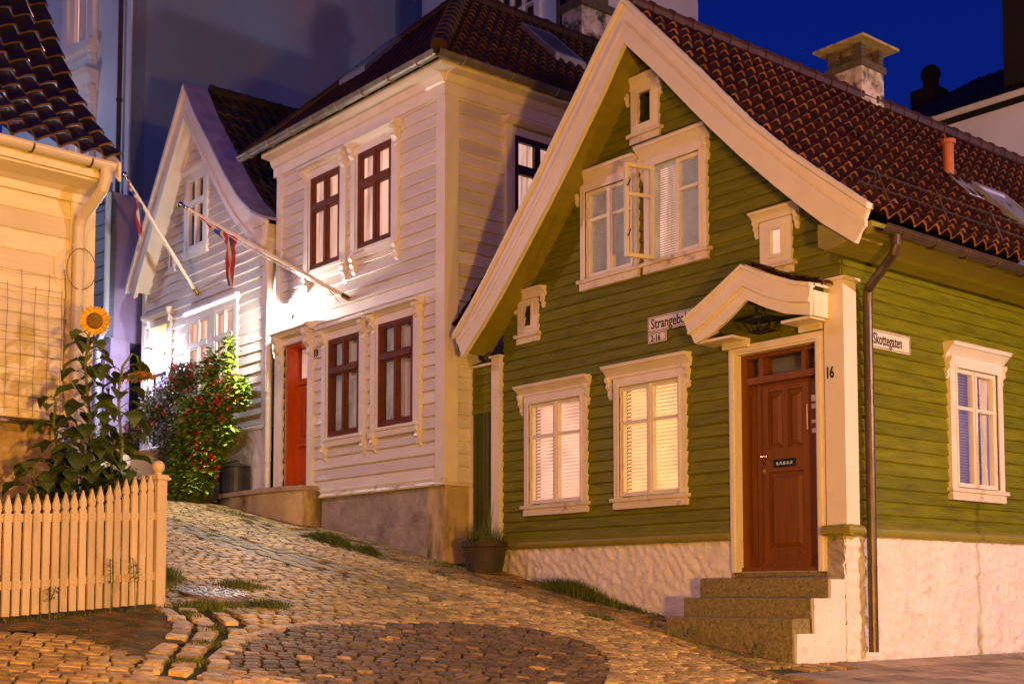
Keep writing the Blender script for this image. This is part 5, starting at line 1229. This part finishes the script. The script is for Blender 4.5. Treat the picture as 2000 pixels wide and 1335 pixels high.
# sunflowers
def bigleaf(mb, p, yaw, pitch, L, v=1.):
    """heart shaped leaf, drooping, with a folded midrib"""
    p = V(p); N = 7; rows = []; d0_ = V((cos(yaw), sin(yaw), 0)); s_ = V((-sin(yaw), cos(yaw), 0)); pos = p.copy(); pt_ = pitch
    prof = [.10, .82, 1.0, .95, .78, .50, .22, .0]; mb.tint = (v, v * rn.uniform(.95, 1.05), v)
    roll = rn.uniform(-.35, .35)
    for i, q in enumerate(prof):
        d = d0_ * cos(pt_) + V((0, 0, sin(pt_))); u = s_.cross(d) * -1
        ss = (s_ * cos(roll) + u * sin(roll)); w_ = L * .42 * q; fold = .28 + .1 * sin(i * 2.1)
        rows.append((pos - ss * w_ + u * w_ * fold - d * (L * .10 if i == 1 else 0), pos - ss * w_ * .5 + u * w_ * fold * .35, pos.copy(), pos + ss * w_ * .5 + u * w_ * fold * .35, pos + ss * w_ + u * w_ * fold - d * (L * .10 if i == 1 else 0)))
        pos = pos + d * L / 7; pt_ -= rn.uniform(.10, .28)
    vs = [q for r_ in rows for q in r_]; fs = []
    for i in range(len(prof) - 1):
        for k in range(4): a = i * 5 + k; fs.append((a, a + 1, a + 6, a + 5))
    mb.add(vs, fs)
def sunhead(parent, c, nrm, R, back=False):
    nrm = V(nrm).normalized(); a = nrm.cross(V((0, 0, 1))).normalized(); b = a.cross(nrm)
    m1 = MB(); m1.smooth = True; vs = [c + nrm * .02]; fs = []; n = 20
    for j, (rr_, hh_) in enumerate(((R * .5, .03), (R * .9, .02), (R, -.01), (R * .8, -.04), (.02, -.05))):
        for k in range(n): t = 2 * pi * k / n; vs.append(c + (a * cos(t) + b * sin(t)) * rr_ + nrm * hh_)
    for k in range(n): fs.append((0, 1 + k, 1 + (k + 1) % n))
    for j in range(4):
        for k in range(n): q = 1 + j * n; fs.append((q + k, q + n + k, q + n + (k + 1) % n, q + (k + 1) % n))
    m1.add(vs, fs); hd = m1.build('seed_head', 'seed_brown', parent)
    m2 = MB()
    for ly in range(2):
        for k in range(26):
            t = 2 * pi * (k + .5 * ly) / 26 + rn.uniform(-.07, .07); r_ = a * cos(t) + b * sin(t); s_ = -a * sin(t) + b * cos(t); L = R * rn.uniform(.75, 1.15); w_ = R * .20; v = rn.uniform(.8, 1.2); m2.tint = (v, v, v)
            up = nrm * rn.uniform(-.25, .35); p = c + r_ * R * .88; m_ = p + (r_ + up * .6).normalized() * L * .5; e = p + (r_ + up + V((0, 0, -.15))).normalized() * L
            m2.add([p - s_ * w_ * .5, p + s_ * w_ * .5, m_ + s_ * w_, m_ - s_ * w_, e, m_ + nrm * .008], [(0, 1, 5), (1, 2, 5), (0, 5, 3), (5, 2, 4), (3, 5, 4)])
    m2.build('petals', 'petal_yellow', hd)
    m3 = MB()
    for k in range(12):
        t = 2 * pi * k / 12; r_ = a * cos(t) + b * sin(t); m3.tint = (1, 1, 1); p = c + r_ * R * .9 - nrm * .03; s_ = -a * sin(t) + b * cos(t)
        m3.add([p - s_ * .02, p + s_ * .02, p + r_ * .07 - nrm * .05], [(0, 1, 2)])
    m3.build('sepals', 'leaf_sun', hd)
def sunflower(foot, topp, bend, label, heads, nl, lmin, lmax, z0f=.0):
    foot = V(foot); topp = V(topp); t = thing('sunflower', foot, label, 'sunflower'); t['group'] = 'sunflowers behind the fence'
    pts = [foot.lerp(topp, i / 8) + V((.03 * sin(i * 1.7), .03 * cos(i * 1.3), 0)) for i in range(9)]
    m1 = MB(); m1.tube(pts + [V(q) for q in bend], [.017] * 6 + [.014] * 3 + [.011] * len(bend), 8); m1.build('stem', 'stem_green', t)
    m2 = MB(); m3 = MB(); h = (topp - foot).length
    for i in range(nl):
        f = z0f + (1 - z0f) * (i + rn.random() * .7) / nl; p = foot.lerp(topp, f); yaw = i * 2.4 + rn.uniform(-.3, .3); L = (lmax + (lmin - lmax) * f) * rn.uniform(.8, 1.15)
        q = p + V((cos(yaw), sin(yaw), .55)) * L * .5; m3.tube([p, p.lerp(q, .55) + V((0, 0, .02)), q], .005, 5)
        bigleaf(m2, q, yaw + rn.uniform(-.3, .3), rn.uniform(-.35, .15), L, rn.uniform(.7, 1.4))
    m2.build('leaves', 'leaf_sun', t); m3.build('leaf_stalks', 'stem_green', t)
    for (c, nr, R) in heads: sunhead(t, V(c), nr, R)
    return t
sunflower((-4.40, -6.50, .85), (-4.36, -6.52, 3.30), [(-4.34, -6.50, 3.42)], 'tallest sunflower with open yellow head against the cream corner', [((-4.28, -6.50, 3.44), (.85, -.45, -.12), .085)], 66, .20, .36)
sunflower((-4.22, -6.30, .85), (-4.12, -6.26, 2.98), [(-4.10, -6.18, 3.12), (-4.09, -6.13, 3.10), (-4.10, -6.10, 2.98)], 'sunflower with drooping head bent to the right beside the lilac doors', [((-4.10, -6.09, 2.90), (.12, .10, -1), .10)], 46, .20, .36)
sunflower((-4.55, -6.72, .85), (-4.50, -6.78, 2.65), [], 'leafy sunflower with a ragged bud left of the tallest one', [], 34, .18, .36)
sunflower((-4.30, -6.30, .8), (-4.24, -6.28, 2.25), [], 'short leafy sunflower nearest the fence post', [], 26, .16, .32)
sunflower((-4.30, -6.66, .85), (-4.30, -6.62, 2.1), [], 'short leafy sunflower directly behind the pickets', [], 34, .22, .40)
sunflower((-4.50, -6.95, .85), (-4.48, -6.98, 2.0), [], 'low leafy sunflower at the left end of the row behind the fence', [], 28, .2, .36)

def shrub(label, cat, name, blobs, nleaf, L, lm, fl, wr=.7, group=None, foot=None, stems=7):
    foot = V(foot); t = thing(name, foot, label, cat, group); m1 = MB(); m2 = MB()
    tot = sum(b[1] for b in blobs)
    for (c, wgt, r_) in blobs:
        c = V(c); m1.tube([foot + V((rn.uniform(-.1, .1), rn.uniform(-.1, .1), 0)), foot.lerp(c, .5) + V((rn.uniform(-.1, .1), rn.uniform(-.05, .05), 0)), c], [.018, .012, .005], 6)
        for _ in range(int(nleaf * wgt / tot)):
            q = V((rn.gauss(0, 1), rn.gauss(0, 1), rn.gauss(0, 1))).normalized() * (rn.random() ** .45)
            p = c + V((q.x * r_[0], q.y * r_[1], q.z * r_[2])); leaf(m2, p, rn.uniform(-2.6, .6), rn.uniform(-.7, .5), L * rn.uniform(.6, 1.3), wr, rn.uniform(.55, 1.4))
    m1.build('stems', 'stem_green', t); m2.build('leaves', lm, t)
    for (fm, n, size, which) in fl:
        for _ in range(n):
            m3 = MB(); c, wgt, r_ = blobs[rn.choice(which)]; q = V((rn.gauss(0, .5) + .45, rn.gauss(0, .5) - .6, rn.gauss(0, .6))).normalized(); p = V(c) + V((q.x * r_[0], q.y * r_[1], q.z * r_[2])) * rn.uniform(.8, 1.05)
            v = rn.uniform(.7, 1.3)
            for k in range(9):
                m3.tint = (v, v * rn.uniform(.7, 1.2), v); u = V((rn.uniform(-1, 1), rn.uniform(-1, 1), rn.uniform(-1, 1))).normalized(); w_ = u.cross(V((.3, .5, .8))).normalized(); u2 = u.cross(w_); s_ = size * rn.uniform(.5, .8)
                m3.add([p, p + (u + w_ * .6) * s_, p + u * s_ * 1.4, p + (u - w_ * .6) * s_], [(0, 1, 2, 3)])
            m3.build('flower', fm, t)
    return t
shrub('bright green climbing shrub with red flowers beside the landing', 'shrub', 'flowering_shrub',
      [((-13.0, -.95, 3.2), 3, (.45, .35, .55)), ((-12.75, -.95, 4.0), 4, (.62, .30, .55)), ((-12.15, -.85, 4.25), 2.5, (.36, .25, .35)), ((-12.95, -.9, 4.75), 1.2, (.22, .2, .42)), ((-12.35, -.85, 4.9), .7, (.16, .15, .45)),
       ((-12.65, -1.1, 3.1), 3, (.40, .3, .5)), ((-12.9, -1.3, 2.65), 3, (.50, .3, .30)), ((-13.35, -1.3, 2.85), 2, (.35, .3, .42)), ((-12.5, -.95, 3.55), 2, (.5, .3, .35)), ((-13.3, -1.1, 3.9), 2, (.4, .3, .5)), ((-13.5, -1.1, 3.3), 2, (.4, .3, .4))],
      11500, .10, 'leaf_bright', [('flower_red', 70, .065, [0, 1, 2, 5]), ('rose_pink', 26, .07, [1, 2, 3, 9])], .95, foot=(-13.0, -.9, 2.35))
shrub('dusky rose bush with pale pink blooms below the starry door lamp', 'shrub', 'rose_bush',
      [((-14.4, -1.1, 4.1), 3, (.55, .4, .65)), ((-14.15, -1.0, 4.65), 2, (.42, .3, .42)), ((-13.95, -1.1, 3.5), 3, (.5, .4, .6)), ((-14.9, -1.1, 4.25), 2, (.35, .3, .45)), ((-15.3, -1.2, 3.9), 1.2, (.3, .3, .35)), ((-13.7, -1.2, 2.9), 1.5, (.35, .3, .4)), ((-13.6, -1.0, 4.7), 1.4, (.3, .25, .35))],
      9500, .08, 'leaf_rose', [('rose_pink', 55, .065, [0, 1, 3, 4, 6])], .6, foot=(-14.1, -1.0, 2.5))
shrub('low dark green plants at the foot of the rose bush behind the fence post', 'plant', 'low_plant',
      [((-14.1, -2.0, 2.75), 1, (.45, .3, .32)), ((-13.7, -1.7, 2.6), 1, (.35, .3, .25)), ((-14.6, -2.1, 2.9), 1, (.35, .3, .4)), ((-15.1, -2.2, 3.2), 1, (.35, .3, .45))], 1900, .07, 'leaf_rose', [], .6, foot=(-14.2, -2.0, 2.5))
# garden wall, pots
gw_ = MB(); gw_.box(-17.2, -14.55, -2.3, -1.9, 2.2, 3.30); gw_.box(-14.75, -14.45, -2.3, -.5, 2.2, 3.30)
o = gw_.build('garden_wall', 'plaster_white'); tag(o, 'low whitewashed garden wall carrying flower pots', 'wall')
gw_ = MB(); gw_.box(-17.2, -14.4, -2.38, -1.85, 3.30, 3.37); gw_.box(-14.80, -14.4, -1.85, -.5, 3.30, 3.37); gw_.build('coping', 'slab', o)
def pot(x, y, z, r, h, m, lm, nl, L, lab, hgt):
    t = thing('flower_pot', (x, y, z), lab, 'flower pot', None); m1 = MB(); m1.smooth = False
    m1.lathe((x, y, z), [(r * .7, 0), (r * .9, h * .6), (r, h * .85), (r * 1.08, h * .86), (r * 1.08, h), (r * .92, h), (r * .9, h * .9)], 20); m1.build('pot', m, t)
    m2 = MB()
    for _ in range(nl):
        q = V((rn.gauss(0, .5), rn.gauss(0, .5), abs(rn.gauss(0, .5)))); leaf(m2, V((x + q.x * r, y + q.y * r, z + h + q.z * hgt)), rn.uniform(0, 6.28), rn.uniform(-.3, .9), L * rn.uniform(.6, 1.3), .35, rn.uniform(.6, 1.4))
    m2.build('foliage', lm, t)
pot(-15.75, -2.1, 3.37, .26, .30, 'terracotta', 'leaf_bright', 260, .14, 'wide pot with a spiky pale green plant on the garden wall', .25)
pot(-14.95, -2.1, 3.37, .16, .20, 'planter_dark', 'leaf_rose', 90, .08, 'small dark pot with a stubby plant in the middle of the garden wall', .15)
pot(-14.6, -1.9, 3.37, .15, .18, 'terracotta', 'leaf_rose', 90, .08, 'small clay pot at the right end of the garden wall', .15)
# gate of the neighbouring yard behind the sunflowers
mb = MB(); gp_ = V((-4.95, -6.55, .9))
for k in range(5): FL.box(mb, -.34 + k * .062, -.285 + k * .062, -.04, -.02, .8, 2.30 - .02 * (k % 2))
o = mb.build('side_fence', 'gate_grey'); tag(o, 'weathered grey board fence behind the sunflowers', 'fence')
mb = MB(); FL.box(mb, -.5, .0, -.02, .0, 1.7, 1.77); mb.build('rail', 'gate_grey', o)
# planter with grass by the gate
t = thing('planter', (-5.55, -.52, gz(-5.55)), 'large dark tub of long grass standing by the green gate', 'planter')
px_, py_ = -5.62, -.42; z_ = gz(px_) - .01
mb = MB(); mb.smooth = False; mb.lathe((px_, py_, z_), [(.24, 0), (.27, .12), (.30, .34), (.315, .35), (.32, .42), (.29, .42), (.27, .36)], 26); mb.build('tub', 'planter_dark', t)
gm2 = MB()
def blade2(p, h, lean):
    p = V(p); a = rn.uniform(0, 2 * pi); d = V((cos(a), sin(a), 0)); s_ = V((-sin(a), cos(a), 0)) * .004; v = rn.uniform(.6, 1.5); gm2.tint = (v, v, v * .8); pts = [p + d * lean * (f ** 1.8) + V((0, 0, h * (f - .55 * f * f * (lean / max(h, .01)) ))) for f in (0, .3, .6, .85, 1)]
    vs = []
    for i, q in enumerate(pts): vs += [q - s_ * (1 - i / 4.4), q + s_ * (1 - i / 4.4)]
    gm2.add(vs, [(2 * i, 2 * i + 1, 2 * i + 3, 2 * i + 2) for i in range(4)])
for _ in range(620): a = rn.uniform(0, 6.28); r_ = .25 * sqrt(rn.random()); blade2((px_ + r_ * cos(a), py_ + r_ * sin(a), z_ + .36), rn.uniform(.18, .42), rn.uniform(.05, .38))
for _ in range(26): blade2((px_ + .05, py_ + .05, z_ + .36), rn.uniform(.5, .75), .08)
gm2.build('grass', 'grass_blade', t)
# black lidded bin on the landing
bx, by, bz = -12.35, -.72, 2.47
t = thing('bin', (bx, by, bz), 'small black metal bin with a lid and handle on the landing', 'bin')
mb = MB(); mb.smooth = False; mb.lathe((bx, by, bz), [(.25, 0), (.27, .02), (.27, .46), (.255, .47)], 24); b_ = mb.build('body', 'bin_black', t)
mb = MB(); mb.lathe((bx, by, bz + .47), [(.28, 0), (.28, .03), (.22, .06), (.05, .075)], 24); mb.build('lid', 'bin_black', t)
mb = MB(); mb.tube([(bx - .2, by, bz + .5), (bx - .18, by, bz + .58), (bx + .18, by, bz + .58), (bx + .2, by, bz + .5)], .012, 6); mb.build('handle', 'metal_brown', t)

# ================================================================== FLAGPOLES AND FLAGS
def pole(base, tip, r, label, extra):
    base, tip = V(base), V(tip); t = thing('flagpole', base, label, 'flagpole'); mb = MB(); d = tip - base
    mb.tube([base, base + d * .5, tip], [r, r * .95, r * .75], 12); mb.build('pole', 'pole_white', t)
    mb = MB(); mb.smooth = True; mb.sphere(tip + d.normalized() * .05, .055, 12); mb.tube([tip - d.normalized() * .12, tip + d.normalized() * .01], .032, 10); mb.build('ball_finial', 'chrome', t)
    mb = MB(); mb.tube([base - d.normalized() * .04, base + d.normalized() * .10], r * 1.35, 10); q = base + d * .13; mb.tube([q, q + V((0, -base.y + YW - (q - base).y, -.25))], .008, 6); mb.tube([q - V((0, 0, .05)), q + V((0, 0, .07))], .014, 6); mb.build('bracket', 'brass', t)
    mb = MB(); mb.tube([base + d * .12 - V((0, 0, .04)), base + d * .5 - V((0, 0, .09)), tip - V((0, 0, .05))], .006, 5); mb.build('halyard', 'pole_white', t)
pA0, pA1 = (-9.01, YW - .06, 5.42), (-11.35, -2.25, 7.12)
pB0, pB1 = (-14.55, Y3 - .05, 6.53), (-13.9, -2.18, 8.28)
pole(pA0, pA1, .034, 'white flagpole slanting from the wall of the white house', None)
pole(pB0, pB1, .034, 'white flagpole slanting from the gabled house beside the attic window', None)
def pennant(A, B, f0, f1, drop, label, seed=0, swing=(0, 0)):
    """a limp striped pennant bunched under the outer end of its pole"""
    A, B = V(A), V(B); t = None; N = 22; cols = [('flag_red', 0, .27), ('flag_white', .27, .34), ('flag_blue', .34, .50), ('flag_white', .50, .57), ('flag_red', .57, .84), ('flag_white', .84, .90), ('flag_blue', .90, 1.0)]
    parts = {}
    def P(s, v):  # s along pole from outer end, v across the cloth
        p = A.lerp(B, f0 + (f1 - f0) * s) - V((0, 0, .03)); dd = drop * (s ** 1.3)
        if s > .62: dd = drop * (.62 ** 1.3) + (s - .62) * drop * 3.2
        s2 = min(s, .72)
        p = A.lerp(B, f0 + (f1 - f0) * s2) - V((0, 0, .03))
        off_ = V((.022 * sin(v * 9 + s * 6 + seed), .03 * cos(v * 7 + s * 5), 0))
        return p - V((0, 0, dd * v)) + off_ + V((swing[0] * v * s, swing[1] * v * s, 0))
    return P
def flag(A, B, f0, f1, label, tailL, seed=0):
    A, B = V(A), V(B); d = (B - A).normalized(); root = None; bands = [('flag_red', 0, .34), ('flag_white', .34, .42), ('flag_blue', .42, .60), ('flag_white', .60, .68), ('flag_red', .68, 1.0)]
    o = thing('flag', A.lerp(B, (f0 + f1) / 2), label, 'flag')
    p0 = A.lerp(B, f0); p1 = A.lerp(B, f1)
    def up(u, v):   # wedge-shaped upper cloth hanging from the pole, v from the pole down
        p = p0.lerp(p1, u); w_ = tailL * .34 * (u ** 1.1); return p - V((0, 0, .035 + w_ * v)) + V((.012 * sin(u * 14 + v * 5), .02 * cos(u * 12 + v * 6), 0))
    n = 5; T = .004
    def quad_strip(fn, u0, u1, m):
        mb = MB(); k = 7; l = 6; vs = []; fs = []
        for i in range(k + 1):
            for j in range(l + 1): vs.append(fn(u0 + (u1 - u0) * i / k, j / l))
        for i in range(k):
            for j in range(l): q = i * (l + 1) + j; fs.append((q, q + 1, q + l + 2, q + l + 1))
        mb.smooth = True; mb.add(vs, fs); mb.build('stripe', m, o)
    for m, a, b in bands: quad_strip(up, a, b, m)
    e = p0.lerp(p1, .86) - V((0, 0, .05))
    tb = [('flag_red', 0, .26), ('flag_white', .26, .40), ('flag_blue', .40, .66), ('flag_white', .66, .78), ('flag_red', .78, 1.0)]
    side = V((d.x, d.y, 0)).normalized()
    def tail(u, v):  # lens-shaped hanging tail, v downwards
        wd = tailL * .20 * (sin(min(1, v * 1.25 + .18) * pi * .86) ** .8 + .03); return e + side * (u - .5) * wd + V((0, 0, -tailL * v)) + V((.03 * sin(v * 6 + seed), .035 * cos(u * 9 + v * 5), -.05 * u))
    for m, a, b in tb: quad_strip(tail, a, b, m)
flag(pA1, pA0, .10, .33, 'limp red, white and blue flag hanging from the white house pole', .80)
flag(pB1, pB0, -.02, .22, 'limp red, white and blue flag partly hidden behind the cream house gutter', .62, 2)

# ================================================================== LAMPS
def light(name, loc, col, power, size, parent):
    ld = bpy.data.lights.new(name, 'POINT'); ld.color = col; ld.energy = power; ld.shadow_soft_size = size
    o = bpy.data.objects.new(name, ld); COL.objects.link(o); o.parent = parent; q = V(loc)
    o.location = q - parent.location; return o
def wall_lamp(p, wallp, label, power, col):
    p, wallp = V(p), V(wallp); t = thing('wall_lamp', wallp, label, 'lamp'); mb = MB()
    mb.tube([wallp, wallp + V((0, -.03, 0))], .06, 12); mb.tube([wallp + V((0, -.03, 0)), (wallp + p) / 2 + V((0, 0, .10)), p + V((0, 0, .11))], .012, 8); mb.lathe(p + V((0, 0, .07)), [(.09, 0), (.07, .03), (.02, .05)], 14); mb.build('bracket', 'black_iron', t)
    mb = MB(); mb.smooth = True; mb.sphere(p, .05, 12); b = mb.build('bulb', 'lamp_glow', t); b.visible_shadow = False
    light('lamp_light', p, col, power, .05, t)
wall_lamp((-11.02, YW - .26, 5.34), (-10.82, YW - .03, 5.40), 'blazing white lamp over the red door of the white house', 650, (1, .90, .78))
wall_lamp((-16.05, Y3 - .35, 5.52), (-15.9, Y3 - .03, 5.52), 'blazing lamp beside the lilac door of the small gabled house', 150, (.92, .84, 1.0))

def unseen_lamp(p, col, power, arm, label):
    p = V(p); f = V((p.x - arm[0] * 1.2, p.y - arm[1] * 1.2, gz(p.x - arm[0] * 1.2))); t = thing('unseen_lamp', f, label, 'street lamp', None)
    mb = MB()
    if p.z < 2: mb.tube([f, V((p.x, p.y, p.z - .15))], [.09, .08], 14)
    else: mb.tube([f, f + V((0, 0, .8)), V((f.x, f.y, p.z)), V((f.x, f.y, p.z)) + (p - V((f.x, f.y, p.z))) * .4 + V((0, 0, .3)), p + V((0, 0, .2))], [.09, .06, .05, .04, .03], 12); mb.build('post', 'black_iron', t)
    k_ = .45 if p.z < 2 else 1; mb = MB(); mb.lathe(p + V((0, 0, .16 if p.z < 2 else .10)), [(.26 * k_, 0), (.20 * k_, .07), (.06, .14), (.02, .16)], 18); mb.build('shade', 'black_iron', t)
    light('lamp_light', p, col, power, .30, t)
for p, col, pw, arm, lab in LAMPS: unseen_lamp(p, col, pw, arm, lab)
